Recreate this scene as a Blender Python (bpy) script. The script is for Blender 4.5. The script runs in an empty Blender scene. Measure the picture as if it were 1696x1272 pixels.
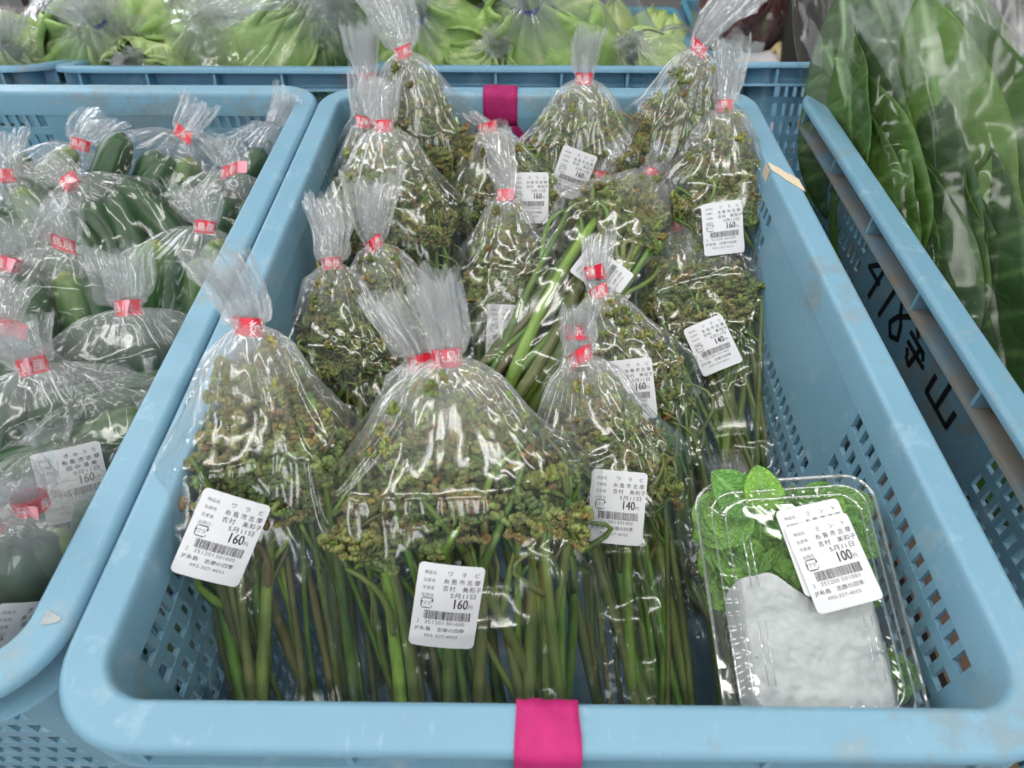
import bpy, bmesh, math, random
import numpy as np
from mathutils import Vector, Matrix, noise

scene = bpy.context.scene
COL = scene.collection
PI = math.pi

# ------------------------------------------------------------------ camera
CAM = Vector((-0.01519, -0.06916, 0.55674))
FWD = Vector((-0.0078585, 0.6904244, -0.7233618))
RGT = Vector((0.9999425, 0.0107021, -0.0006485))
UPV = Vector((-0.0072938, 0.7233253, 0.6904689))
FPX = 1142.0
cam_data = bpy.data.cameras.new('camera')
cam = bpy.data.objects.new('camera', cam_data)
COL.objects.link(cam)
cam.matrix_world = Matrix(((RGT.x, UPV.x, -FWD.x, CAM.x), (RGT.y, UPV.y, -FWD.y, CAM.y),
                           (RGT.z, UPV.z, -FWD.z, CAM.z), (0, 0, 0, 1)))
cam_data.sensor_width = 36.0
cam_data.lens = 36.0 * FPX / 1696.0
cam_data.clip_start = 0.01
cam_data.clip_end = 60.0
cam_data.dof.use_dof = True
cam_data.dof.focus_distance = 0.40
cam_data.dof.aperture_fstop = 12.0
scene.camera = cam

# ------------------------------------------------------------------ light: a roofed market hall, tubes overhead, daylight from the open left side
world = bpy.data.worlds.new('World')
scene.world = world
world.use_nodes = True
bgn = world.node_tree.nodes['Background']
bgn.inputs['Color'].default_value = (0.93, 0.97, 1.0, 1)
bgn.inputs['Strength'].default_value = 0.24

def area(name, loc, aim, sx, sy, watt, col):
    d = bpy.data.lights.new(name, 'AREA')
    d.shape = 'RECTANGLE'; d.size = sx; d.size_y = sy; d.energy = watt; d.color = col
    o = bpy.data.objects.new(name, d); COL.objects.link(o)
    o.location = loc
    o.rotation_euler = (Vector(aim) - Vector(loc)).to_track_quat('-Z', 'Y').to_euler()
    return o
for lx, ly in ((-1.5, 0.3), (-0.1, 0.3), (1.3, 0.3), (-1.5, 1.6), (0.2, 1.6), (-1.4, -0.7), (-0.1, -0.7), (1.2, -0.7), (-0.8, -1.7), (0.6, -1.7)):
    area('ceiling_tube_light', (lx, ly, 2.0), (lx, ly, 0), 1.2, 0.12, 7.5, (1.0, 0.985, 0.95))
area('open_side_daylight', (-2.6, 1.9, 1.7), (0.0, 0.3, 0.2), 2.4, 1.6, 46.0, (0.90, 0.95, 1.0))

for wx in (-1.7, -0.6, 0.5, 1.6):  # added lights behind the camera, for glints and frontal fill on the film
    area('added_film_glint_light', (wx, -3.0, 1.45), (0.0, 0.2, 0.3), 0.36, 1.5, 12.0, (0.93, 0.97, 1.0))

scene.view_settings.view_transform = 'Standard'
scene.view_settings.look = 'None'
scene.view_settings.exposure = 0.12
scene.view_settings.gamma = 1.0
scene.view_settings.use_curve_mapping = False
scene.render.engine = 'CYCLES'
cy = scene.cycles
cy.max_bounces = 5; cy.diffuse_bounces = 2; cy.glossy_bounces = 2; cy.transmission_bounces = 4
cy.transparent_max_bounces = 20
cy.sample_clamp_indirect = 6.0
cy.caustics_reflective = False; cy.caustics_refractive = False
cy.use_denoising = True
cy.use_adaptive_sampling = True; cy.adaptive_threshold = 0.09

# ------------------------------------------------------------------ helpers
def at(u, v, x=None, y=None, z=None):
    """a point of the photograph, put at a known distance in the place"""
    d = FWD + RGT * ((u - 848.0) / FPX) + UPV * ((636.0 - v) / FPX)
    if y is not None: t = (y - CAM.y) / d.y
    elif z is not None: t = (z - CAM.z) / d.z
    else: t = (x - CAM.x) / d.x
    return CAM + d * t

def new_mesh(name, verts, faces, smooth=True, mat=None):
    me = bpy.data.meshes.new(name)
    me.from_pydata([tuple(v) for v in verts], [], [tuple(f) for f in faces])
    me.update()
    if smooth:
        me.polygons.foreach_set('use_smooth', [True] * len(me.polygons))
    if mat is not None: me.materials.append(mat)
    return me

def obj(name, me, parent=None, mat=None, kind=None, label=None):
    o = bpy.data.objects.new(name, me)
    COL.objects.link(o)
    if parent is not None: o.parent = parent
    if mat is not None and me is not None and not me.materials: me.materials.append(mat)
    if kind: o['kind'] = kind
    if label: o['label'] = label
    return o

def tag(o, label, cat, group=None):
    o['label'] = label; o['category'] = cat
    if group: o['group'] = group
    return o

def empty(name, mw=None):
    o = bpy.data.objects.new(name, None); COL.objects.link(o)
    o.empty_display_size = 0.02
    if mw is not None: o.matrix_world = mw
    return o

class MB:
    """collects verts / faces for one mesh"""
    def __init__(s): s.v = []; s.f = []
    def add(s, vs, fs):
        b = len(s.v); s.v += [tuple(p) for p in vs]; s.f += [tuple(b + i for i in f) for f in fs]
    def box(s, lo, hi, fn=None):
        c = [(x, y, z) for z in (lo[2], hi[2]) for y in (lo[1], hi[1]) for x in (lo[0], hi[0])]
        if fn: c = [fn(*p) for p in c]
        s.add(c, [(0, 2, 3, 1), (4, 5, 7, 6), (0, 1, 5, 4), (2, 6, 7, 3), (0, 4, 6, 2), (1, 3, 7, 5)])
    def tube(s, pts, rad, n=8, cap=True):
        pts = [Vector(p) for p in pts]
        rings = []
        up = Vector((0.31, 0.77, 0.55))
        for i, p in enumerate(pts):
            t = (pts[min(i + 1, len(pts) - 1)] - pts[max(i - 1, 0)])
            t = t.normalized() if t.length > 1e-9 else Vector((0, 0, 1))
            a = t.cross(up)
            if a.length < 1e-3: a = t.cross(Vector((1, 0, 0)))
            a.normalize(); b = t.cross(a)
            r = rad[i] if hasattr(rad, '__len__') else rad
            rings.append([p + (a * math.cos(2 * PI * k / n) + b * math.sin(2 * PI * k / n)) * r for k in range(n)])
        vs = [q for r in rings for q in r]
        fs = [(i * n + k, i * n + (k + 1) % n, (i + 1) * n + (k + 1) % n, (i + 1) * n + k) for i in range(len(pts) - 1) for k in range(n)]
        if cap:
            fs.append(tuple(range(n))[::-1]); fs.append(tuple((len(pts) - 1) * n + k for k in range(n)))
        s.add(vs, fs)
    def mesh(s, name, mat=None, smooth=False): return new_mesh(name, s.v, s.f, smooth, mat)

def ico(sub):
    bm = bmesh.new(); bmesh.ops.create_icosphere(bm, subdivisions=sub, radius=1.0)
    v = np.array([q.co[:] for q in bm.verts]); f = np.array([[q.index for q in p.verts] for p in bm.faces]); bm.free()
    return v, f
ICO1 = ico(1); ICO2 = ico(2)

def smoothstep(a, b, x):
    t = np.clip((x - a) / (b - a), 0, 1)
    return t * t * (3 - 2 * t)

# ------------------------------------------------------------------ materials
def mat_new(name):
    m = bpy.data.materials.new(name); m.use_nodes = True
    nt = m.node_tree
    for n in list(nt.nodes): nt.nodes.remove(n)
    out = nt.nodes.new('ShaderNodeOutputMaterial')
    return m, nt, out

class NG:
    def __init__(s, nt): s.nt = nt
    def n(s, typ, ins=None, **kw):
        nd = s.nt.nodes.new(typ)
        for k, v in kw.items(): setattr(nd, k, v)
        for k, v in (ins or {}).items():
            if isinstance(v, bpy.types.NodeSocket): s.nt.links.new(v, nd.inputs[k])
            else: nd.inputs[k].default_value = v
        return nd
    def link(s, a, b): s.nt.links.new(a, b)
    def ramp(s, fac, stops, interp='LINEAR'):
        nd = s.nt.nodes.new('ShaderNodeValToRGB'); cr = nd.color_ramp; cr.interpolation = interp
        while len(cr.elements) < len(stops): cr.elements.new(0.5)
        for e, (p, c) in zip(cr.elements, stops):
            e.position = p; e.color = c if len(c) == 4 else (*c, 1)
        s.link(fac, nd.inputs['Fac']); return nd.outputs['Color']
    def mix(s, fac, a, b, typ='MIX'):
        nd = s.nt.nodes.new('ShaderNodeMix'); nd.data_type = 'RGBA'; nd.blend_type = typ
        for i, v in ((0, fac), (6, a), (7, b)):
            if isinstance(v, bpy.types.NodeSocket): s.link(v, nd.inputs[i])
            else: nd.inputs[i].default_value = v if i == 0 else (v if len(v) == 4 else (*v, 1))
        return nd.outputs[2]
    def math(s, op, a, b=0.0):
        nd = s.nt.nodes.new('ShaderNodeMath'); nd.operation = op
        for i, v in ((0, a), (1, b)):
            if isinstance(v, bpy.types.NodeSocket): s.link(v, nd.inputs[i])
            else: nd.inputs[i].default_value = v
        return nd.outputs[0]

def principled(name, col, rough=0.5, spec=0.5, build=None, **kw):
    m, nt, out = mat_new(name); g = NG(nt)
    b = g.n('ShaderNodeBsdfPrincipled')
    b.inputs['Base Color'].default_value = (*col, 1); b.inputs['Roughness'].default_value = rough
    b.inputs['Specular IOR Level'].default_value = spec
    for k, v in kw.items(): b.inputs[k.replace('_', ' ')].default_value = v
    g.link(b.outputs[0], out.inputs[0])
    if build: build(g, b)
    return m

def coords(g, scale=1.0, kind='Object'):
    tc = g.n('ShaderNodeTexCoord')
    mp = g.n('ShaderNodeMapping', {'Vector': tc.outputs[kind], 'Scale': (scale,) * 3 if not hasattr(scale, '__len__') else scale})
    return mp.outputs[0]

def crate_mat(name, base, dirt):
    def build(g, b):
        co = coords(g)
        n1 = g.n('ShaderNodeTexNoise', {'Vector': co, 'Scale': 9.0, 'Detail': 5.0, 'Roughness': 0.6})
        n2 = g.n('ShaderNodeTexNoise', {'Vector': co, 'Scale': 46.0, 'Detail': 6.0, 'Roughness': 0.7})
        n3 = g.n('ShaderNodeTexNoise', {'Vector': coords(g, (160, 30, 90)), 'Scale': 2.4, 'Detail': 4.0})
        c = g.ramp(n1.outputs[0], [(0.3, [x * 0.93 for x in base]), (0.7, [min(1, x * 1.05) for x in base])])
        worn = g.ramp(n2.outputs[0], [(0.56, (0, 0, 0)), (0.70, (1, 1, 1))])
        c = g.mix(g.math('MULTIPLY', worn, 0.36), c, (0.46, 0.60, 0.66))
        stain = g.ramp(g.math('MULTIPLY', n1.outputs[0], n2.outputs[0]), [(0.285, (0, 0, 0)), (0.37, (1, 1, 1))])
        c = g.mix(g.math('MULTIPLY', stain, dirt), c, (0.20, 0.19, 0.15))
        scr = g.ramp(n3.outputs[0], [(0.66, (0, 0, 0)), (0.72, (1, 1, 1))])
        c = g.mix(g.math('MULTIPLY', scr, 0.14), c, (0.55, 0.66, 0.72))
        g.link(c, b.inputs['Base Color'])
        r = g.ramp(n2.outputs[0], [(0.35, (0.32,) * 3), (0.7, (0.5,) * 3)])
        g.link(r, b.inputs['Roughness'])
        bp = g.n('ShaderNodeBump', {'Height': n2.outputs[0], 'Strength': 0.10, 'Distance': 0.002})
        g.link(bp.outputs[0], b.inputs['Normal'])
    return principled(name, base, 0.4, 0.45, build)
M = {}
M['crate'] = crate_mat('pale_blue_crate_plastic', (0.176, 0.340, 0.452), 0.42)
M['crate_shaded'] = crate_mat('shaded_dirty_blue_crate_plastic', (0.140, 0.285, 0.380), 0.7)  # plastic darkened for the right crate's weaker light; the extra dirt is real
M['crate_back'] = crate_mat('mid_blue_crate_plastic', (0.150, 0.325, 0.465), 0.40)
M['crate_far'] = crate_mat('far_blue_crate_plastic', (0.10, 0.34, 0.50), 0.30)

def film_mat(name, haze, gloss, bump, scale, rough=0.07, tint=(1, 1, 1), zs=0.2, haze2=0.0, fres=0.75):
    m, nt, out = mat_new(name); g = NG(nt)
    co = coords(g, (1, 1, zs))
    n1 = g.n('ShaderNodeTexNoise', {'Vector': co, 'Scale': scale, 'Detail': 1.0, 'Roughness': 0.5})
    ridge = g.math('ABSOLUTE', g.math('SUBTRACT', n1.outputs[0], 0.5))
    bp = g.n('ShaderNodeBump', {'Height': ridge, 'Strength': bump, 'Distance': 0.008})
    lw = g.n('ShaderNodeLayerWeight', {'Blend': 0.5, 'Normal': bp.outputs[0]})
    fr = g.math('ADD', g.math('MULTIPLY', g.math('POWER', lw.outputs['Facing'], 3.5), fres), gloss)
    fr = g.math('MINIMUM', fr, 0.9)
    tr = g.n('ShaderNodeBsdfTransparent', {'Color': (0.985 * tint[0], 0.985 * tint[1], 0.985 * tint[2], 1)})
    tl = g.n('ShaderNodeBsdfTranslucent', {'Color': (0.95, 0.96, 0.97, 1), 'Normal': bp.outputs[0]})
    df = g.n('ShaderNodeBsdfDiffuse', {'Color': (0.95, 0.96, 0.97, 1), 'Normal': bp.outputs[0]})
    hz = g.n('ShaderNodeMixShader', {0: 0.5, 1: tl.outputs[0], 2: df.outputs[0]})
    ga = g.n('ShaderNodeAttribute', attribute_name='gather')      # how tightly the film is gathered here
    hf = g.math('ADD', g.math('MULTIPLY', ga.outputs['Fac'], haze2), haze)
    base = g.n('ShaderNodeMixShader', {0: hf, 1: tr.outputs[0], 2: hz.outputs[0]})
    gl = g.n('ShaderNodeBsdfGlossy', {'Color': (1, 1, 1, 1), 'Roughness': rough, 'Normal': bp.outputs[0]})
    mx = g.n('ShaderNodeMixShader', {0: fr, 1: base.outputs[0], 2: gl.outputs[0]})
    g.link(mx.outputs[0], out.inputs[0])
    return m
M['film'] = film_mat('crinkled_clear_film', 0.010, 0.062, 0.12, 100.0, 0.135, zs=0.07, haze2=0.23, fres=0.85)
M['film_flare'] = film_mat('gathered_clear_film', 0.34, 0.08, 0.5, 200.0, 0.14, zs=0.10)
M['film_big'] = film_mat('large_bag_film', 0.003, 0.018, 0.09, 40.0, 0.12, zs=0.08, fres=0.30)
M['film_cuke'] = film_mat('clear_cucumber_film', 0.004, 0.032, 0.10, 90.0, 0.11, zs=0.08, haze2=0.13)
M['rigid'] = film_mat('clear_rigid_plastic', 0.015, 0.06, 0.10, 60.0, 0.06, zs=1.0)
M['rigid_edge'] = film_mat('thick_clear_plastic_edge', 0.16, 0.22, 0.10, 60.0, 0.10, zs=1.0)

def frond_build(g, b):
    a = g.n('ShaderNodeAttribute', attribute_name='Col')
    oi = g.n('ShaderNodeObjectInfo')
    n = g.n('ShaderNodeTexNoise', {'Vector': coords(g), 'Scale': 420.0, 'Detail': 3.0})
    c = g.mix(1.0, a.outputs['Color'], g.ramp(n.outputs[0], [(0.3, (0.55, 0.55, 0.5)), (0.7, (1.35, 1.35, 1.2))]), 'MULTIPLY')
    c = g.mix(1.0, c, g.ramp(oi.outputs['Random'], [(0.0, (0.75, 0.85, 0.8)), (0.5, (1, 1, 1)), (1.0, (1.25, 1.1, 0.9))]), 'MULTIPLY')
    g.link(c, b.inputs['Base Color'])
    bp = g.n('ShaderNodeBump', {'Height': n.outputs[0], 'Strength': 0.5, 'Distance': 0.0015})
    g.link(bp.outputs[0], b.inputs['Normal'])
M['frond'] = principled('curled_bracken_frond', (0.15, 0.2, 0.05), 0.65, 0.3, frond_build)

def stem_build(g, b):
    oi = g.n('ShaderNodeObjectInfo')
    n = g.n('ShaderNodeTexNoise', {'Vector': coords(g, (90, 90, 14)), 'Scale': 2.0, 'Detail': 4.0})
    c = g.ramp(oi.outputs['Random'], [(0.0, (0.13, 0.27, 0.034)), (0.25, (0.085, 0.16, 0.032)), (0.5, (0.17, 0.22, 0.055)),
                                      (0.7, (0.12, 0.13, 0.052)), (0.85, (0.21, 0.37, 0.052)), (1.0, (0.15, 0.105, 0.062))])
    c = g.mix(1.0, c, g.ramp(n.outputs[0], [(0.3, (0.65, 0.65, 0.6)), (0.7, (1.3, 1.25, 1.2))]), 'MULTIPLY')
    g.link(c, b.inputs['Base Color'])
    bp = g.n('ShaderNodeBump', {'Height': n.outputs[0], 'Strength': 0.25, 'Distance': 0.001})
    g.link(bp.outputs[0], b.inputs['Normal'])
M['stem'] = principled('bracken_stem', (0.12, 0.22, 0.04), 0.38, 0.5, stem_build)

M['tape'] = principled('red_printed_tape', (0.72, 0.012, 0.045), 0.28, 0.5)
M['tape_pale'] = principled('pale_tape_back', (0.85, 0.35, 0.42), 0.4, 0.4)
M['tape_ink'] = principled('white_tape_print', (0.88, 0.80, 0.82), 0.4, 0.3)
M['bluetape'] = principled('blue_tape', (0.035, 0.05, 0.42), 0.3, 0.5)
M['paper'] = principled('white_label_paper', (0.68, 0.68, 0.695), 0.5, 0.3)
M['ink'] = principled('black_thermal_print', (0.035, 0.033, 0.038), 0.6, 0.2)
M['ink_grey'] = principled('grey_thermal_print', (0.16, 0.155, 0.17), 0.6, 0.2)
M['marker'] = principled('black_marker_ink', (0.012, 0.012, 0.016), 0.35, 0.4)

def ribbon_build(g, b):
    w = g.n('ShaderNodeTexWave', {'Vector': coords(g, (900, 900, 900)), 'Scale': 1.0, 'Distortion': 1.0})
    n = g.n('ShaderNodeTexNoise', {'Vector': coords(g), 'Scale': 120.0, 'Detail': 4.0})
    c = g.ramp(n.outputs[0], [(0.3, (0.40, 0.013, 0.125)), (0.7, (0.54, 0.024, 0.18))])
    g.link(c, b.inputs['Base Color'])
    bp = g.n('ShaderNodeBump', {'Height': w.outputs[0], 'Strength': 0.25, 'Distance': 0.0006})
    g.link(bp.outputs[0], b.inputs['Normal'])
M['ribbon'] = principled('magenta_cloth_tape', (0.72, 0.03, 0.26), 0.6, 0.3, ribbon_build)
M['masking'] = principled('beige_masking_tape', (0.62, 0.52, 0.38), 0.6, 0.2)

def noisy(name, c0, c1, scale, rough=0.5, bump=0.2, spec=0.5, dist=0.002, **kw):
    def build(g, b):
        n = g.n('ShaderNodeTexNoise', {'Vector': coords(g), 'Scale': scale, 'Detail': 5.0})
        g.link(g.ramp(n.outputs[0], [(0.3, c0), (0.7, c1)]), b.inputs['Base Color'])
        bp = g.n('ShaderNodeBump', {'Height': n.outputs[0], 'Strength': bump, 'Distance': dist})
        g.link(bp.outputs[0], b.inputs['Normal'])
    return principled(name, c0, rough, spec, build, **kw)
M['ribbon_shaded'] = noisy('shaded_magenta_cloth_tape', (0.27, 0.010, 0.085), (0.37, 0.016, 0.125), 120.0, 0.65, 0.3, 0.25)  # the ribbon cloth darkened: shade on the far ribbon is put into its colour
M['dusty'] = noisy('dusty_blue_crate_plastic', (0.120, 0.225, 0.295), (0.205, 0.165, 0.120), 34.0, 0.75, 0.15, 0.25)
M['wood'] = noisy('worn_brown_table_wood', (0.085, 0.052, 0.034), (0.16, 0.10, 0.065), 30.0, 0.6)
M['floor'] = noisy('grey_concrete_floor', (0.22, 0.21, 0.20), (0.30, 0.29, 0.27), 4.0, 0.7)

# ------------------------------------------------------------------ the setting: table top and floor
tb = MB(); tb.box((-1.1, -0.12, -0.045), (1.1, 1.06, -0.002))
tbl = obj('display_table', None)
tag(tbl, 'worn brown wooden display table under the near blue crates', 'table')
obj('table_top', tb.mesh('table_top', M['wood']), tbl)
for x in (-1.04, 1.04):
    for y in (-0.06, 1.0):
        l = MB(); l.box((x - 0.025, y - 0.025, -0.66), (x + 0.025, y + 0.025, -0.046)); obj('leg', l.mesh('leg', M['wood']), tbl)
fl = MB(); fl.v = [(-9, -5, -0.66), (9, -5, -0.66), (9, 13, -0.66), (-9, 13, -0.66)]; fl.f = [(0, 1, 2, 3)]
f = obj('floor', fl.mesh('floor', M['floor'])); f['kind'] = 'structure'

db = MB(); db.box((0.188, -0.06, -0.001), (0.204, 0.175, 0.225))
o = obj('divider_board', db.mesh('divider_board', M['wood'])); tag(o, 'dark wooden board standing in the gap right of the middle crate', 'board')

# ------------------------------------------------------------------ crates
CH = 0.305
def crate(label, loc, W=0.365, L=0.525, H=CH, mat='crate', ribs=True, pitch=0.0085, tilt=0.0, ledge_mat=None, grp='blue plastic produce crates'):
    """origin: middle of the front edge at the floor"""
    root = empty('produce_crate', Matrix.Translation(loc) @ Matrix.Translation((0, 0, H)) @ Matrix.Rotation(math.radians(-tilt), 4, 'X') @ Matrix.Translation((0, 0, -H)))
    tag(root, label, 'crate', grp)
    m = M[mat]
    R, TAPER, NW, TH = 0.036, 0.008, 10, 0.0028
    hw, hl = W / 2, L / 2
    def path(o):
        pts = []
        for cx, cyy, a0 in ((hw - R, hl - R, 0), (-hw + R, hl - R, 90), (-hw + R, -hl + R, 180), (hw - R, -hl + R, 270)):
            for k in range(NW + 1):
                a = math.radians(a0 + 90.0 * k / NW)
                pts.append((cx, cyy, math.cos(a), math.sin(a)))
        r = []
        for cx, cyy, nx, ny in pts:
            rad = R - o
            if rad < 0.004:           # keep a small radius and move the centre instead
                sh = 0.004 - rad; rad = 0.004
                cx -= math.copysign(sh, cx); cyy -= math.copysign(sh, cyy)
            r.append((cx + nx * rad, cyy + ny * rad + hl))
        return r
    def sweep(mb, prof):
        n = 4 * (NW + 1); rings = [[(x, y, z) for x, y in path(o)] for o, z in prof]
        vs = [p for r in rings for p in r]; k = len(prof)
        mb.add(vs, [(i * n + j, i * n + (j + 1) % n, ((i + 1) % k) * n + (j + 1) % n, ((i + 1) % k) * n + j) for i in range(k) for j in range(n)])
    def tp(z): return TAPER * (H - z) / H
    # rim
    rim = MB()
    pr = [(0.0193, H - 0.0195), (0.0178, H - 0.004), (0.0172, H - 0.0018), (0.0164, H - 0.0006), (0.0152, H), (0.0147, H), (0.0036, H), (0.0031, H), (0.0019, H - 0.0004), (0.0009, H - 0.0014),
          (0.0, H - 0.0030), (0.0, H - 0.0052), (0.0012, H - 0.0058), (0.0022, H - 0.0042), (0.0148, H - 0.0034), (0.0157, H - 0.0195)]
    sweep(rim, pr)
    o_rim = obj('rim', rim.mesh('rim', m, True), root)
    o_rim.data.set_sharp_from_angle(angle=math.radians(50))
    # ledge under the rim, with upright ribs between
    led = MB(); sweep(led, [(0.0154, H - 0.0190), (0.0008, H - 0.0190), (0.0004, H - 0.0212), (0.0154, H - 0.0217)])
    obj('ledge', led.mesh('ledge', M[ledge_mat] if ledge_mat else m), root)
    o_in = 0.0157
    def side(s, o, z, which):
        # straight runs shrink with the taper so that they meet the corners
        t = tp(z); o = o + t
        half = (hw if which in 'fb' else hl) - R
        k = 1.0
        if which == 'f': return (s * k, o, z)
        if which == 'b': return (-s * k, L - o, z)
        if which == 'l': return (-hw + o, hl - s * k, z)
        return (hw - o, hl + s * k, z)
    if ribs:
        for which in 'fblr':
            half = (hw if which in 'fb' else hl) - R
            n = 4 if which in 'fb' else 6
            for i in range(n + 1):
                s = -half + 2 * half * i / n
                rb = MB(); rb.box((s - 0.0012, 0.0018, H - 0.0189), (s + 0.0012, 0.0155, H - 0.0037), lambda x, y, z, w=which: ((x, y, z) if w == 'f' else (-x, L - y, z) if w == 'b' else (-hw + y, hl - x, z) if w == 'l' else (hw - y, hl + x, z)))
                obj('rib', rb.mesh('rib', m), root)
    # walls: corners as shells, runs as solid pieces round the lattice panels
    ZB, ZT = 0.003, H - 0.0188
    body = MB()
    def ring(o, z): return [(x, y, z) for x, y in path(o + tp(z))]
    zs = [ZB, ZT]
    for c in range(4):
        idx = range(c * (NW + 1), (c + 1) * (NW + 1))
        grid = [[ring(o, z)[i] for i in idx] for o, z in ((o_in, ZB), (o_in, ZT), (o_in + TH, ZT), (o_in + TH, ZB))]
        n = NW + 1
        body.add([p for r in grid for p in r], [(a * n + k, a * n + k + 1, ((a + 1) % 4) * n + k + 1, ((a + 1) % 4) * n + k) for a in range(4) for k in range(NW)])
    lat = []
    HOLE_Z, PZ = 0.011, 0.0175
    for which in 'fblr':
        half = (hw if which in 'fb' else hl) - R
        if which in 'fb':
            a = half * 0.36
            panels = [(-half * 0.97, -a - 0.009, ZT - 0.0003), (-a + 0.006, a - 0.006, H - 0.07), (a + 0.009, half * 0.97, ZT - 0.0003)]
        else:
            a = half * 0.36
            panels = [(-half * 0.985, -a - 0.010, ZT - 0.0003), (-a + 0.006, a - 0.006, H - 0.084), (a + 0.010, half * 0.985, ZT - 0.0003)]
        z0 = 0.028
        def wb(s0, s1, za, zb, which=which):
            n = max(1, int((zb - za) / 0.08))
            body.box((s0, o_in, za), (s1, o_in + TH, zb), lambda x, y, z: side(x, y, z, which))
        wb(-half, half, ZB, z0)
        prev = -half
        for s0, s1, zt in panels:
            wb(prev, s0, z0, ZT); prev = s1
            if zt < ZT - 0.001: wb(s0, s1, zt, ZT)
            mb = MB()
            n = max(2, round((s1 - s0) / pitch)); p = (s1 - s0) / n
            for i in range(1, n):
                s = s0 + p * i
                mb.box((s - 0.0021, o_in + 0.0003, z0), (s + 0.0021, o_in + TH - 0.0003, zt), lambda x, y, z, w=which: side(x, y, z, w))
            z = zt - 0.0005 - HOLE_Z
            while z - (PZ - HOLE_Z) > z0:
                mb.box((s0, o_in + 0.0001, z - (PZ - HOLE_Z)), (s1, o_in + TH - 0.0001, z), lambda x, y, zz, w=which: side(x, y, zz, w))
                z -= PZ
            lat.append(mb)
        wb(prev, half, z0, ZT)
    ow = obj('wall', body.mesh('wall', m, True), root); ow.data.set_sharp_from_angle(angle=math.radians(35))
    for mb in lat:
        obj('lattice', mb.mesh('lattice', m), root, kind='stuff')
    fb = MB(); q = [(x, y) for x, y in path(o_in + TAPER)]; n = len(q)
    fb.add([(x, y, 0.0) for x, y in q] + [(x, y, 0.0058) for x, y in q], [tuple(range(n))[::-1], tuple(range(n, 2 * n))] + [(i, (i + 1) % n, n + (i + 1) % n, n + i) for i in range(n)])
    obj('base', fb.mesh('base', m), root)
    return root

mid_crate = crate('pale blue crate in the middle holding bagged bracken and a mint box', (0, 0, 0))
left_crate = crate('pale blue crate on the left holding bagged cucumbers', (-0.3665, 0.012, 0), L=0.515)
right_crate = crate('shade-darkened blue crate on the right with black handwriting, holding leafy greens', (0.4035, -0.02, 0), L=0.55, mat='crate_shaded', ledge_mat='dusty')
# ------------------------------------------------------------------ print: text as flat mesh
def text_verts(body, size, width=None):
    c = bpy.data.curves.new('print_text', 'FONT'); c.body = body; c.size = size; c.resolution_u = 2
    o = bpy.data.objects.new('print_text', c); COL.objects.link(o)
    dg = bpy.context.evaluated_depsgraph_get()
    me = bpy.data.meshes.new_from_object(o.evaluated_get(dg))
    v = [(p.co.x, p.co.y, 0.0) for p in me.vertices]; f = [tuple(p.vertices) for p in me.polygons]
    bpy.data.objects.remove(o); bpy.data.curves.remove(c); bpy.data.meshes.remove(me)
    if v:
        x0 = min(p[0] for p in v); x1 = max(p[0] for p in v)
        k = (width / (x1 - x0)) if width else 1.0
        v = [((p[0] - x0) * k, p[1], 0.0) for p in v]
    return v, f

LW, LH = 0.0288, 0.0385      # label paper
def lay(mb, body, x, y, size, width=None, bold=0.0):
    v, f = text_verts(body, size, width)
    mb.add([(p[0] + x, p[1] + y, 0.0) for p in v], f)
    if bold:
        mb.add([(p[0] + x + bold, p[1] + y + bold * 0.3, 0.00001) for p in v], f)

def bend(vs, k, lift):
    return [(x, -lift - k * (0.00018 - x * x) * 1.0, y) for x, y, _ in vs]   # local: x right, z up, -y towards the viewer

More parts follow.
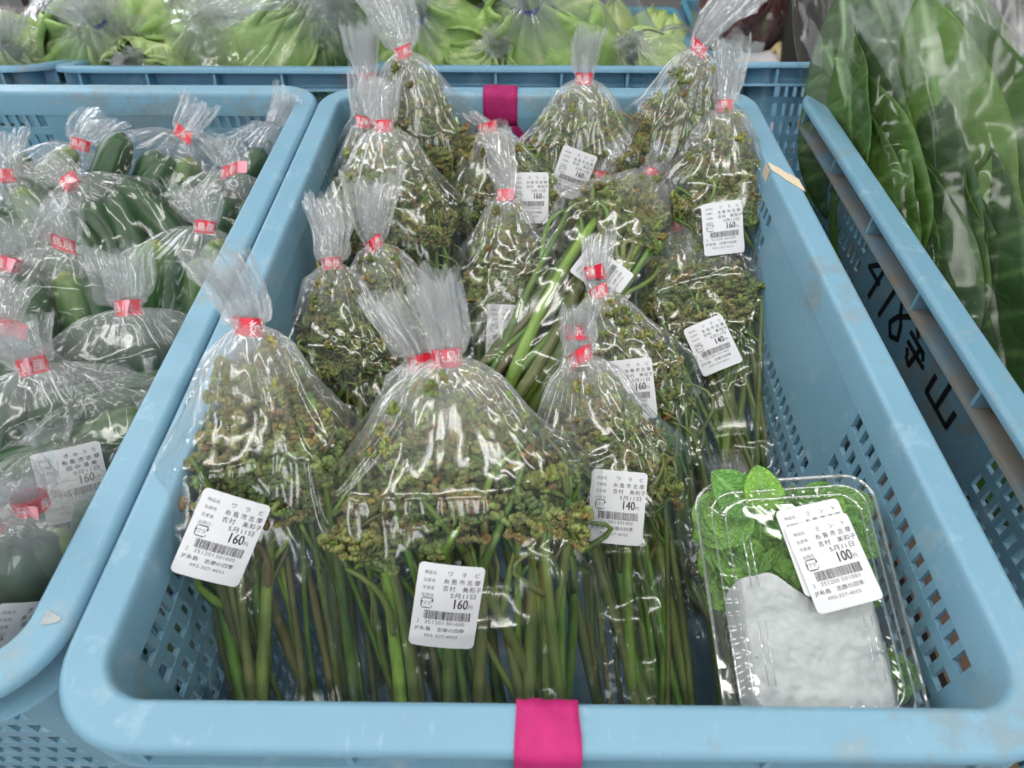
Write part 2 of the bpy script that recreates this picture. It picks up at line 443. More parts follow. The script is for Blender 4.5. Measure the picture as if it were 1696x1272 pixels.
def label_print(kind):
    """returns (dark MB, grey MB) in label coordinates, origin in the middle"""
    d, g = MB(), MB()
    w, h = LW, LH
    X = lambda f: -w / 2 + f * w
    Y = lambda f: h / 2 - f * h
    name = {'bracken160': 'ワラビ', 'bracken140': 'ワラビ', 'mint': 'ミント', 'cucumber': 'きゅうり'}[kind]
    price = {'bracken160': '160', 'bracken140': '140', 'mint': '100', 'cucumber': '160'}[kind]
    code = {'bracken160': '351201301600', 'bracken140': '351201301402', 'mint': '351200501001', 'cucumber': '510311501601'}[kind]
    for i, t in enumerate(('商品名', '生産地', '生産者', '出荷日')):
        lay(g, t, X(0.10), Y(0.128 + 0.090 * i), 0.0018, 0.0050)
    n = len(name)
    for i, ch in enumerate(name):
        lay(d, ch, X(0.45 + 0.47 * i / max(1, n - 1) * 0.88), Y(0.130), 0.0026)
    for i, ch in enumerate('糸島市志摩'):
        lay(d, ch, X(0.40 + 0.117 * i), Y(0.220), 0.0027)
    if kind == 'cucumber':
        nm = '田中清美'
        for i, ch in enumerate(nm): lay(d, ch, X(0.45 + 0.12 * i), Y(0.305), 0.0027)
    else:
        for ch, fx in (('吉', 0.40), ('村', 0.50), ('美', 0.70), ('和', 0.80), ('子', 0.90)):
            lay(d, ch, X(fx), Y(0.305), 0.0027)
    lay(d, '5月11日', X(0.53), Y(0.385), 0.0027, 0.0110)
    lay(d, price, X(0.60), Y(0.518), 0.0064, 0.0060, 0.00022)
    lay(d, '円', X(0.825), Y(0.512), 0.0022)
    # recycling mark: rounded square with gaps and arrow heads, プラ inside
    cx, cyy, r = X(0.19), Y(0.475), 0.0025
    def bar(x0, y0, x1, y1): d.add([(x0, y0, 0), (x1, y0, 0), (x1, y1, 0), (x0, y1, 0)], [(0, 1, 2, 3)])
    t = 0.00042
    bar(cx - r + 0.0006, cyy + r - t, cx + r - 0.0003, cyy + r); bar(cx - r + 0.0006, cyy - r, cx + r - 0.0006, cyy - r + t)
    bar(cx - r, cyy - r + 0.0006, cx - r + t, cyy + 0.0002); bar(cx - r, cyy + 0.0013, cx - r + t, cyy + r - 0.0005)
    bar(cx + r - t, cyy - r + 0.0006, cx + r, cyy - 0.0012); bar(cx + r - t, cyy + 0.0011, cx + r, cyy + r - 0.0004)
    d.add([(cx + r - 0.0008, cyy + 0.0013, 0), (cx + r + 0.0004, cyy + 0.0013, 0), (cx + r - 0.0002, cyy + 0.0003, 0)], [(0, 2, 1)])
    d.add([(cx - r - 0.0004, cyy + 0.0002, 0), (cx - r + 0.0008, cyy + 0.0002, 0), (cx - r + 0.0002, cyy + 0.0011, 0)], [(0, 1, 2)])
    lay(d, 'プラ', cx - 0.0016, cyy - 0.0008, 0.0020, 0.0033)
    # bar code
    rng = random.Random(code)
    x = X(0.17)
    while x < X(0.88):
        bw = rng.choice((0.00012, 0.00012, 0.00022, 0.00034))
        bar(x, Y(0.665), x + bw, Y(0.560)); x += bw + rng.choice((0.00013, 0.00013, 0.00024, 0.0003))
    lay(g, '2', X(0.08), Y(0.722), 0.0024); lay(g, code[:6], X(0.20), Y(0.722), 0.0024, 0.0082); lay(g, code[6:], X(0.52), Y(0.722), 0.0024, 0.0082)
    lay(d, 'JF糸島', X(0.06), Y(0.805), 0.0022, 0.0070); lay(d, '志摩の四季', X(0.40), Y(0.805), 0.0022, 0.0120)
    lay(g, '092-327-4033', X(0.22), Y(0.880), 0.0020, 0.0145)
    return d, g

def paper_mesh(k):
    r, nseg = 0.0022, 5
    # strips across x so that the paper bends
    xs = sorted(set([-LW / 2 + r * (1 - math.cos(PI / 2 * i / nseg)) for i in range(nseg + 1)] + [LW / 2 - r * (1 - math.cos(PI / 2 * i / nseg)) for i in range(nseg + 1)] + [(-LW / 2 + r) + (LW - 2 * r) * i / 10 for i in range(11)]))
    front, back = [], []
    for x in xs:
        e = max(0.0, abs(x) - (LW / 2 - r)); yy = LH / 2 - (r - math.sqrt(max(0, r * r - e * e)))
        front += [(x, -yy, 0), (x, yy, 0)]
    n = len(xs)
    vs = bend(front, k, 0.00012) + bend(front, k, 0.0)
    b = 2 * n
    fs = [(2 * i, 2 * i + 2, 2 * i + 3, 2 * i + 1) for i in range(n - 1)] + [(b + 2 * i, b + 2 * i + 1, b + 2 * i + 3, b + 2 * i + 2) for i in range(n - 1)]
    fs += [(2 * i, b + 2 * i, b + 2 * i + 2, 2 * i + 2) for i in range(n - 1)] + [(2 * i + 1, 2 * i + 3, b + 2 * i + 3, b + 2 * i + 1) for i in range(n - 1)]
    fs += [(0, 1, b + 1, b), (2 * n - 2, b + 2 * n - 2, b + 2 * n - 1, 2 * n - 1)]
    return new_mesh('label_paper', vs, fs, False, M['paper'])
BEND = 6.0
PAPER = paper_mesh(BEND)
PRINTS = {}
for kind in ('bracken160', 'bracken140', 'mint', 'cucumber'):
    d, g = label_print(kind)
    d.v = bend(d.v, BEND, 0.00022); g.v = bend(g.v, BEND, 0.00022)
    PRINTS[kind] = (d.mesh('print', M['ink']), g.mesh('print', M['ink_grey']))

def put_label(parent, mw_parent, u, v, angle, kind, plane_y, scale=1.0, lab=None, tilt=0.0, tiltz=0.0):
    """paper label lying on the front of a bag (local plane y = plane_y), at the photographed spot"""
    inv = mw_parent.inverted()
    d = (FWD + RGT * ((u - 848.0) / FPX) + UPV * ((636.0 - v) / FPX))
    o = inv @ CAM; dd = (inv.to_3x3() @ d)
    t = (plane_y - o.y) / dd.y
    p = o + dd * t
    def img(q):
        q = (mw_parent @ q) - CAM; zz = q.dot(FWD)
        return (q.dot(RGT) / zz, -q.dot(UPV) / zz)
    best = None
    for k in range(-90, 91):
        a = math.radians(k * 1.0 + angle)
        e = Vector((math.cos(a), 0, -math.sin(a))) * 0.01
        i0, i1 = img(p - e), img(p + e)
        sl = math.degrees(math.atan2(i1[1] - i0[1], i1[0] - i0[0]))
        if best is None or abs(sl - angle) < best[0]: best = (abs(sl - angle), a)
    lm = Matrix.Translation(p) @ Matrix.Rotation(best[1], 4, 'Y') @ Matrix.Rotation(math.radians(tilt), 4, 'X') @ Matrix.Rotation(math.radians(tiltz), 4, 'Z') @ Matrix.Scale(scale, 4)
    L = obj('price_label', PAPER, parent, label=lab or 'white printed price label'); L.matrix_local = lm
    obj('print', PRINTS[kind][0], L); obj('print', PRINTS[kind][1], L)
    return p

# ------------------------------------------------------------------ tape with its print
TAPE_TXT = text_verts('糸島産', 0.0058, 0.0135)
def tape(parent, z, rx, ry, seed, h=0.0085, off=(0, 0), tilt=(0, 0), tab=True, blue=False, turns=1.0, pr=True):
    rng = random.Random(seed)
    n = 28
    vs, fs = [], []
    def pos(a, r, zz):
        x = off[0] + (rx + r) * math.cos(a); y = off[1] + (ry + r) * math.sin(a)
        return (x, y, z + zz + tilt[0] * (x - off[0]) + tilt[1] * (y - off[1]))
    for i in range(n + 1):
        a = 2 * PI * i / n
        w = 0.00025 * math.sin(5 * a + seed)
        vs += [pos(a, w, -h / 2), pos(a, w, h / 2), pos(a, w - 0.0003, -h / 2), pos(a, w - 0.0003, h / 2)]
    for i in range(n):
        b = 4 * i
        fs += [(b, b + 4, b + 5, b + 1), (b + 2, b + 3, b + 7, b + 6), (b + 1, b + 5, b + 7, b + 3), (b, b + 2, b + 6, b + 4)]
    mat = M['bluetape'] if blue else M['tape']
    t = obj('tape', new_mesh('tape', vs, fs, True, mat), parent)
    t.data.set_sharp_from_angle(angle=math.radians(40))
    if not blue and pr:
        mb = MB(); tv, tf = TAPE_TXT
        shift = rng.uniform(-0.004, 0.010)
        dz = rng.uniform(-0.0022, -0.0012)
        per = PI * (rx + ry)
        for rep in range(2):
            pts = []
            for x, y, _ in tv:
                a = -PI / 2 + (x - 0.0064 + shift + rep * 0.0165 - 0.008) / max(0.004, (rx + ry) / 2)
                pts.append(pos(a, 0.00045, y + dz))
            mb.add(pts, tf)
        obj('tape_print', mb.mesh('tape_print', M['tape_ink']), t)
    if tab and rng.random() < 0.4:
        a0 = rng.uniform(-2.4, -0.7)
        p = [Vector(pos(a0, 0.0005 + 0.0010 * k, s * h / 2)) + Vector((0.0012 * k * rng.uniform(0.5, 1.4), -0.0006 * k, 0)) for k in range(4) for s in (-1, 1)]
        q = [v + Vector((0, 0.0003, 0)) for v in p]
        obj('tape_end', new_mesh('tape_end', p + q, [(0, 2, 3, 1), (2, 4, 5, 3), (4, 6, 7, 5), (8, 9, 11, 10), (10, 11, 13, 12), (12, 13, 15, 14), (6, 14, 15, 7)], False, mat if blue else M['tape_pale'] if rng.random() < .5 else mat), t)
    return t

# ------------------------------------------------------------------ bag film
def creases(rng, X, Z, halfper, L, count, amp, vert=0.72):
    h = np.zeros_like(X)
    for q in range(count):
        cx = rng.uniform(-halfper, halfper); cz = rng.uniform(0.02 * L, L)
        lowp = cz < 0.55 * L
        a = PI / 2 + rng.gauss(0, 0.22) if rng.random() < (0.35 if lowp else vert) else rng.uniform(0, PI)
        if q % 3 == 0: ln, wd, am = rng.uniform(0.015, 0.045), rng.uniform(0.008, 0.018), amp * 1.6     # broad flat facets
        else: ln, wd, am = rng.uniform(0.012, 0.075), rng.uniform(0.0018, 0.0042), amp * 0.8           # narrow folds
        if lowp: am *= 1.45
        dx = X - cx; dx = (dx + halfper) % (2 * halfper) - halfper
        dz = Z - cz
        al = dx * math.cos(a) + dz * math.sin(a); pe = -dx * math.sin(a) + dz * math.cos(a)
        s = rng.choice((-1, 1)) * rng.uniform(0.4, 1.0) * am
        h += s * np.clip(1 - np.abs(pe) / wd, 0, 1) * np.clip(1 - np.abs(al / ln), 0, 1)
    return h

def film_mesh(w, th, L, seed, neck=(0.0062, 0.0048), flare=0.045, flare_w=0.044, lean=(0.0, 0.0), shoulder=0.60, nu=150, nv=92,
              amp=0.0024, ncrease=90, mats=('film', 'film_flare'), bottom=0.14, flare_t=0.3, cone=1.0, pleat=1.0, inner=True, seam=1.0):
    rng = random.Random(seed)
    nb = int(nv * 0.72); nf = nv - nb
    s_body = np.linspace(0, 1, nb) ** 0.92
    s_fl = np.linspace(0, 1, nf + 1)[1:] if flare > 0 else np.array([])
    S = np.concatenate([s_body, 1 + s_fl])
    th_ = np.linspace(0, 2 * PI, nu, endpoint=False)
    T, SS = np.meshgrid(th_, S)
    flare_t = flare_t * rng.uniform(0.5, 1.7); flare = flare * rng.uniform(0.85, 1.12); lean = (lean[0] + rng.uniform(-0.005, 0.005), lean[1] + rng.uniform(-0.012, 0.006)) if flare > 0.012 else lean
    body = np.clip(SS, 0, 1); ft = np.clip(SS - 1, 0, 1)
    t = np.clip((body - shoulder) / (1 - shoulder), 0, 1)
    k = (1 - t) ** cone * (1 - 0.12 * np.sin(PI * t))
    a = neck[0] + (w / 2 - neck[0]) * k
    b = neck[1] + (th / 2 - neck[1]) * k
    b = b * smoothstep(-0.02, bottom, body) + 0.0006
    a = a * (1 - 0.05 * (1 - smoothstep(0, bottom, body)))
    # flare opens out into a flat fan
    fo = ft ** 0.65
    a = np.where(SS > 1, neck[0] + (flare_w / 2 - neck[0]) * fo, a)
    b = np.where(SS > 1, neck[1] + (flare_w / 2 * flare_t - neck[1]) * fo, b)
    c, s_ = np.cos(T), np.sin(T)
    ex = 0.86
    X = a * np.sign(c) * np.abs(c) ** ex; Y = b * np.sign(s_) * np.abs(s_) ** ex
    ac = np.abs(c); fin = smoothstep(0.90, 1.0, ac) * np.where(SS > 1, 0, 1) * (1 - smoothstep(shoulder, min(0.98, shoulder + 0.15), body)) * seam
    X = X + np.sign(c) * 0.0045 * fin; Y = Y * (1 - 0.8 * fin)
    Z = np.where(SS > 1, L + flare * ft, L * body)
    # pleats gathered at the neck, dying out down the bag
    pw = smoothstep(shoulder - 0.30, 0.97, body) * np.where(SS > 1, 1 - 0.15 * ft, 1)
    P = np.zeros_like(T)
    for kk in (5, 8, 13, 19, 26, 34):
        ph = rng.uniform(0, 2 * PI)
        tri = np.arcsin(np.sin(kk * T + ph + 1.1 * np.sin(3 * T + ph) + rng.uniform(-1, 1) * (1 - body) * 2)) * (2 / PI)
        P += tri * rng.uniform(0.5, 1.0) / math.sqrt(kk)
    rad = np.minimum(a, b * 2.2)
    amp_p = np.where(SS > 1, 0.0012 + 0.0020 * ft, 0.0052 * pw * (1 - 0.50 * body)) * pleat
    nx = c / np.maximum(a, 1e-4); ny = s_ / np.maximum(b, 1e-4)
    nl = np.sqrt(nx * nx + ny * ny) + 1e-9; nx /= nl; ny /= nl
    # sharp random creases over the body, wider soft dents
    per = (w + th) * 0.5 * PI * 0.9
    U = (T / PI - 1) * per / 2
    D = creases(rng, U, Z, per / 2, L + flare, ncrease, amp)
    soft = np.zeros_like(T)
    for _ in range(7):
        soft += 0.0008 * np.sin(rng.randint(1, 5) * T + rng.uniform(0, 6.28) + rng.uniform(-40, 40) * Z / max(L, .1) * 0.6)
    damp = smoothstep(0.0, 0.10, body)
    neckf = 1 - 0.72 * np.exp(-((SS - 1.0) * L / 0.006) ** 2)
    disp = P * amp_p * neckf + (D + soft * np.where(SS > 1, 0.3, 1 - 0.6 * t)) * damp * np.where((SS > 0.965) & (SS < 1.06), 0.1, np.where(SS > 1.06, 1.7, 1.0))
    # squeeze the neck under the tape
    X = X + nx * disp; Y = Y + ny * disp
    if flare > 0:
        top = np.zeros(nu)
        for kk in (2, 3, 5, 9, 14): top += rng.uniform(-1, 1) * np.sin(kk * th_ + rng.uniform(0, 6.28)) / math.sqrt(kk)
        Z = Z + np.where(SS > 1, ft ** 2 * flare * 0.20, 0) * top[None, :]
        X = X + lean[0] * ft ** 1.3; Y = Y + lean[1] * ft ** 1.3
        X = X + np.where(SS > 1, 0.003 * ft * np.sin(3.1 * ft + seed), 0)
    V = np.stack([X, Y, Z], -1).reshape(-1, 3)
    ns = len(S)
    extra = []
    if flare > 0.015 and inner:
        # the folds inside the gathered neck: film tucked in, opening out above and below the tie
        row0 = int(np.argmax(S > 0.86)); sub = slice(row0, ns)
        for q in range(2):
            sh = rng.randint(9, nu - 9)
            f = 0.62 - 0.27 * q
            xs = np.roll(X[sub], sh, 1) * f + lean[0] * (ft[sub] ** 1.3) * (1 - f); ys = np.roll(Y[sub], sh, 1) * f + lean[1] * (ft[sub] ** 1.3) * (1 - f)
            zs = Z[sub] - flare * 0.10 * (q + 1) * ft[sub]
            extra.append((np.stack([xs, ys, zs], -1).reshape(-1, 3), ns - row0))
    i, j = np.meshgrid(np.arange(ns - 1), np.arange(nu), indexing='ij')
    j2 = (j + 1) % nu
    F = np.stack([i * nu + j, i * nu + j2, (i + 1) * nu + j2, (i + 1) * nu + j], -1).reshape(-1, 4)
    mi = np.zeros((len(S) - 1) * nu, int)
    for EV, rows in extra:
        b0 = len(V); V = np.concatenate([V, EV])
        i, j = np.meshgrid(np.arange(rows - 1), np.arange(nu), indexing='ij'); j2 = (j + 1) % nu
        F = np.concatenate([F, b0 + np.stack([i * nu + j, i * nu + j2, (i + 1) * nu + j2, (i + 1) * nu + j], -1).reshape(-1, 4)])
        mi = np.concatenate([mi, np.zeros((rows - 1) * nu, int)])
    me = new_mesh('film', V.tolist(), F.tolist(), True)
    me.materials.append(M[mats[0]]); me.materials.append(M[mats[1]])
    me.polygons.foreach_set('material_index', mi.tolist())
    gat = smoothstep(0.70, 0.99, body) ** 1.6 * np.where(SS > 1, 1 - 0.35 * ft, 1)
    gall = [gat.ravel()] + [np.full(len(EV), 0.8) * np.repeat(smoothstep(0, 0.5, np.linspace(0, 1, rows)), nu) for EV, rows in extra]
    at_ = me.attributes.new('gather', 'FLOAT', 'POINT'); at_.data.foreach_set('value', np.concatenate(gall).astype(np.float32))
    me.set_sharp_from_angle(angle=math.radians(32))
    return me

# ------------------------------------------------------------------ bracken: knobbly curled frond heads on long stems
def frond_head(seed, size=1.0):
    rng = random.Random(seed)
    bv, bf = ICO1
    VS, FS, CS = [], [], []
    base = 0
    pal = [(0.205, 0.240, 0.085), (0.245, 0.300, 0.110), (0.140, 0.180, 0.065), (0.225, 0.220, 0.085), (0.180, 0.225, 0.080), (0.195, 0.185, 0.075), (0.160, 0.205, 0.085)]
    head = pal[seed % len(pal)]
    brown = rng.random() ** 1.5
    def colour(tip):
        c = (0.185, 0.125, 0.058) if rng.random() < 0.02 + 0.20 * brown * tip ** 2 else head
        k = rng.uniform(0.78, 1.22)
        return (c[0] * k * rng.uniform(0.92, 1.08), c[1] * k, c[2] * k)
    def bead(p, r, col, sq=1.0):
        nonlocal base
        R = np.array(Matrix.Rotation(rng.uniform(0, 6.28), 3, Vector((rng.gauss(0, 1), rng.gauss(0, 1), rng.gauss(0, 1))).normalized()))
        v = (bv * np.array([1, rng.uniform(0.75, 1.0), rng.uniform(0.8, 1.25)])) @ R.T * r + np.array(p)
        VS.append(v); FS.append(bf + base); base += len(bv)
        CS.append(np.tile(np.array([*col, 1.0]), (len(bv), 1)))
    def tubecol(pts, rad, col):
        nonlocal base
        mb = MB(); mb.tube(pts, rad, 6)
        v = np.array(mb.v); VS.append(v)
        for f in mb.f:
            if len(f) == 4: FS.append(np.array([[f[0], f[1], f[2]], [f[0], f[2], f[3]]]) + base)
        base += len(v); CS.append(np.tile(np.array([*col, 1.0]), (len(v), 1)))
    def curl(p, d, side, r0, nb, br, tip):
        """a small fiddlehead: beads winding inwards"""
        d = d.normalized(); n = d.cross(side)
        if n.length < 1e-3: n = Vector((0, 1, 0))
        n.normalize(); s = n.cross(d)
        c = p + d * r0 * 0.9 + s * r0 * 0.5
        a0 = rng.uniform(2.4, 3.4)
        col = colour(tip)
        for k in range(nb):
            f = k / nb
            rr = r0 * (1.0 - 0.80 * f); a = a0 - f * 6.9
            q = c + d * (math.sin(a) * rr) + s * (math.cos(a) * rr) + n * rng.gauss(0, r0 * 0.08)
            cc = colour(tip) if rng.random() < 0.10 else tuple(x * rng.uniform(0.85, 1.15) for x in col)
            bead(q, br * (1.05 - 0.45 * f), cc)
    nb_ = rng.choice((3, 3, 4))
    az0 = rng.uniform(0, 6.28)
    sten = (0.15, 0.23, 0.05)
    for b in range(nb_):
        az = az0 + 2 * PI * b / nb_ + rng.gauss(0, 0.3)
        out = Vector((math.cos(az), math.sin(az), 0))
        ln = rng.uniform(0.018, 0.030) * size; sp = rng.uniform(0.15, 0.6); curlv = rng.uniform(0.6, 1.5)
        pts = []; p = Vector((0, 0, 0)); N = 8
        for k in range(N + 1):
            f = k / N; pts.append(p.copy())
            ang = sp + curlv * f * f * 1.5
            p = p + (Vector((0, 0, 1)) * math.cos(ang) + out * math.sin(ang)) * (ln / N)
        tubecol(pts, [0.0011 * (1 - 0.5 * k / N) * size for k in range(N + 1)], sten)
        sd = Vector((0, 0, 1)).cross(out)
        for k in range(2, N + 1):
            for s in (-1, 1):
                if rng.random() < 0.06: continue
                d = (pts[k] - pts[k - 1]).normalized() * rng.uniform(0.2, 0.7) + sd * s + out * rng.uniform(-0.2, 0.5)
                L2 = rng.uniform(0.0015, 0.0045) * size * (1.15 - 0.5 * k / N)
                q = pts[k] + d.normalized() * L2
                if L2 > 0.004: tubecol([pts[k], q], [0.0006, 0.0006], sten)
                curl(q, d, out, rng.uniform(0.0019, 0.0027) * size * (1.15 - 0.30 * k / N), rng.randint(6, 8), rng.uniform(0.00150, 0.00225) * size * (1.1 - 0.25 * k / N), k / N)
        d = (pts[-1] - pts[-2])
        curl(pts[-1], d, -out, rng.uniform(0.0024, 0.0034) * size, 12, 0.0021 * size, 1.0)
    V = np.concatenate(VS); F = np.concatenate(FS); C = np.concatenate(CS)
    me = new_mesh('frond_head', V.tolist(), F.tolist(), True, M['frond'])
    ca = me.color_attributes.new('Col', 'FLOAT_COLOR', 'POINT')
    ca.data.foreach_set('color', C.ravel().tolist())
    return me
HEADS = [frond_head(100 + i) for i in range(14)]
HEAD_PTS = {}
for h in HEADS:
    a = np.empty(3 * len(h.vertices), dtype=np.float32); h.vertices.foreach_get('co', a); HEAD_PTS[h.name] = a.reshape(-1, 3)[::7]
def fit_head(m, hm, hw_at, ht_at):
    """move (and shrink if need be) a frond head so that it stays inside its bag"""
    for _ in range(3):
        p = HEAD_PTS[hm.name] @ np.array(m.to_3x3()).T + np.array(m.translation)
        z1 = float(np.percentile(p[:, 2], 97)); a = hw_at(z1) - 0.0025; b = ht_at(z1) - 0.0025
        x0, x1 = p[:, 0].min(), p[:, 0].max(); y0, y1 = p[:, 1].min(), p[:, 1].max()
        kx = min(1.0, max(0.28, 2 * a / (x1 - x0))); ky = min(1.0, max(0.35, 2 * b / (y1 - y0)))
        if min(kx, ky) < 0.999:
            t = Matrix.Translation(m.translation); m = t @ Matrix.Diagonal((kx, ky, 1, 1)) @ t.inverted() @ m; continue
        dx = max(0, -a - x0) - max(0, x1 - a); dy = max(0, -b - y0) - max(0, y1 - b)
        return Matrix.Translation((dx, dy, 0)) @ m
    return Matrix.Translation((-m.translation.x * 0.5, 0, 0)) @ m

def bag_matrix(N, B, roll=0.0):
    N = Vector(N); B = Vector(B)
    z = (N - B).normalized()
    c = CAM - (N + B) / 2
    y = -(c - z * c.dot(z)).normalized()
    y = Matrix.Rotation(math.radians(roll), 3, z) @ y
    x = y.cross(z)
    return Matrix(((x.x, y.x, z.x, B.x), (x.y, y.y, z.y, B.y), (x.z, y.z, z.z, B.z), (0, 0, 0, 1))), (N - B).length

def bracken_bag(label, N, B, w, th, seed, nstem=15, flare=0.045, flare_w=0.044, lean=(0, 0), roll=0.0, tapes=((0, 0.0, 0.0),), fine=True, labels=(),
                shoulder=0.76, top=0.90, low=0.61, stem_r=(0.0017, 0.0038), cone=0.66, fan=1.0, film=True):
    rng = random.Random(seed)
    mw, L = bag_matrix(N, B, roll)
    root = empty('bracken_bag', mw)
    tag(root, label, 'bag of bracken', 'bags of bracken in the middle crate')
    nu, nv = (168, 104) if fine else (110, 72)
    fm = film_mesh(w, th, L, seed, flare=flare, flare_w=flare_w * 0.82, lean=lean, nu=nu, nv=nv, shoulder=shoulder, ncrease=150 if fine else 90, cone=cone)
    obj('film', fm, root)
    for dz, tx, ty in tapes:
        tape(root, L + dz, 0.0066, 0.0048, seed + int(dz * 1e4), tilt=(tx, ty))
    def prof(z):
        t = min(1.0, max(0.0, (z / L - shoulder) / (1 - shoulder))); return (1 - t) ** cone * (1 - 0.12 * math.sin(PI * t))
    hw_at = lambda z: 0.0062 + (w / 2 - 0.0062) * prof(z)
    ht_at = lambda z: 0.0048 + (th / 2 - 0.0048) * prof(z)
    # stems with their curled heads
    nstem = int(nstem * 1.7)
    for i in range(nstem):
        f = (i + 0.5) / nstem
        bx = (rng.uniform(-0.36, 0.36)) * w; by = rng.uniform(-0.30, 0.30) * th
        zt = (low + (top - low) * ((i * 0.618 + rng.random() * 0.2) % 1.0)) * L
        t = max(0.0, (zt / L - shoulder) / (1 - shoulder))
        kk = (1 - t) ** cone
        ha = (w / 2) * kk - 0.010; hb = max(0.0005, (th / 2) * kk - 0.010)
        tx = max(-ha, min(ha, bx * fan + rng.gauss(0, 0.22) * w)) if ha > 0 else 0
        ty = rng.uniform(-hb, hb)
        p0 = Vector((bx, by, 0.008 + rng.uniform(0, 0.012))); p3 = Vector((tx, ty, zt))
        bow = Vector((rng.gauss(0, 0.05) * w, rng.gauss(0, 0.06) * th, 0))
        p1 = p0.lerp(p3, 0.35) + bow; p2 = p0.lerp(p3, 0.72) + bow * 0.8
        pts = []
        n = 12
        for k in range(n + 1):
            u = k / n
            pts.append(p0 * (1 - u) ** 3 + p1 * 3 * u * (1 - u) ** 2 + p2 * 3 * u * u * (1 - u) + p3 * u ** 3)
        r0 = rng.uniform(*stem_r)
        mb = MB(); mb.tube(pts, [r0 * (1.0 - 0.45 * (k / n) ** 1.5) for k in range(n + 1)], 9)
        st = obj('stem', mb.mesh('stem', M['stem'], True), root)
        d = (pts[-1] - pts[-3]).normalized()
        q = d.to_track_quat('Z', 'Y').to_matrix().to_4x4()
        hm = rng.choice(HEADS); hd = obj('frond_head', hm, st)
        sc = rng.uniform(0.85, 1.1)
        hd.matrix_local = fit_head(Matrix.Translation(p3) @ Matrix.Diagonal((0.85, 0.62, 1, 1)) @ q @ Matrix.Rotation(rng.uniform(0, 6.28), 4, 'Z') @ Matrix.Rotation(rng.uniform(-0.5, 0.5), 4, 'X') @ Matrix.Scale(sc, 4), hm, hw_at, ht_at)
        # side branches with more heads, kept inside the film
        for bi in range(rng.choice((2, 2, 3, 4))):
            k = rng.randint(7, 11); b0 = pts[k]
            dirv = Vector((rng.choice((-1, 1)) * rng.uniform(0.3, 0.9), rng.gauss(0, 0.3), 1)).normalized()
            ln = rng.uniform(0.012, 0.045)
            b2 = b0 + dirv * ln
            b2.z = max(low * L, min(top * L, b2.z))
            kz = (1 - max(0.0, (b2.z / L - shoulder) / (1 - shoulder))) ** cone
            la = max(0.0, (w / 2) * kz - 0.010); lb_ = max(0.0005, (th / 2) * kz - 0.010)
            b2.x = max(-la, min(la, b2.x)); b2.y = max(-lb_, min(lb_, b2.y))
            bo = Vector((rng.gauss(0, 0.008), -abs(rng.gauss(0, 0.004)), 0.004))
            bp_ = [b0.lerp(b2, q / 6) + bo * math.sin(PI * q / 6) for q in range(7)]
            m2 = MB(); m2.tube(bp_, [r0 * (0.6 - 0.28 * q / 6) for q in range(7)], 7)
            sb = obj('branch', m2.mesh('branch', M['stem'], True), st)
            hm = rng.choice(HEADS); h2 = obj('frond_head', hm, st)
            sc = rng.uniform(0.7, 1.0)
            h2.matrix_local = fit_head(Matrix.Translation(b2) @ Matrix.Diagonal((0.85, 0.62, 1, 1)) @ Matrix.Rotation(rng.uniform(0, 6.28), 4, 'Z') @ Matrix.Rotation(rng.uniform(-0.9, 0.9), 4, 'X') @ Matrix.Scale(sc, 4), hm, hw_at, ht_at)
    for lb in labels:
        put_label(root, mw, *lb[:4], plane_y=-th / 2 - 0.0048, **(lb[4] if len(lb) > 4 else {}))
    return root
# ------------------------------------------------------------------ the bracken bags, front to back
BK = bracken_bag
BK('front left bag of bracken against the crate side, 160 yen label', at(412, 541, y=0.168), (-0.116, 0.026, 0.150), 0.090, 0.050, 1, nstem=15,
   flare=0.030, flare_w=0.036, lean=(-0.010, 0.0), labels=((367, 891, 15, 'bracken160'),), tapes=((0, -0.2, 0),))
BK('largest bag of bracken, front centre above the pink ribbon, 160 yen label', at(740, 592, y=0.158), (-0.030, 0.022, 0.150), 0.128, 0.058, 2, nstem=22,
   flare=0.034, flare_w=0.026, lean=(0.004, 0.0), labels=((740, 1003, 5, 'bracken160'),))
BK('bag of bracken half hidden behind the largest one, its tape beside that one', at(697, 598, y=0.190), (-0.070, 0.075, 0.130), 0.085, 0.036, 3, nstem=12,
   flare=0.034, flare_w=0.032, lean=(-0.016, 0), tapes=((0, 0.3, 0),))
BK('bag of bracken with two twisted red tapes, 140 yen label', at(962, 590, y=0.210), (0.060, 0.050, 0.130), 0.088, 0.046, 4, nstem=16,
   flare=0.032, flare_w=0.026, lean=(0.003, 0), labels=((1022, 840, 5, 'bracken140'),), tapes=((0, 0.35, 0), (0.0135, -0.2, 0)))
BK('bag of bracken behind the twisted tape bag, its label half covered', at(992, 485, y=0.300), (0.088, 0.125, 0.115), 0.098, 0.044, 5, nstem=18,
   flare=0.038, flare_w=0.028, lean=(0.002, 0), labels=((1046, 645, -6, 'bracken160'),), tapes=((0, 0.25, 0), (0.0135, -0.2, 0)))
BK('bag of bracken by the right crate side with two straight red tapes, 140 yen label', at(1125, 377, y=0.40), (0.144, 0.186, 0.140), 0.112, 0.046, 6, nstem=18,
   flare=0.036, flare_w=0.026, lean=(0.006, 0), labels=((1180, 572, -22, 'bracken140'),), tapes=((0, 0.05, 0), (0.014, -0.15, 0)))
BK('bag of bracken lying slantwise with thick bright green stems showing', at(1077, 291, y=0.435), at(838, 690, y=0.245), 0.100, 0.044, 7, nstem=14,
   flare=0.042, flare_w=0.044, lean=(0.002, 0), labels=((997, 452, -52, 'bracken160'),), stem_r=(0.0026, 0.0052), low=0.72)
BK('slim bag of bracken with tall white tuft right of the pink rear ribbon', at(836, 325, y=0.40), (-0.020, 0.245, 0.110), 0.078, 0.040, 8, nstem=13,
   flare=0.048, flare_w=0.030, lean=(0, 0), labels=((838, 548, 3, 'bracken160'),), fine=False)
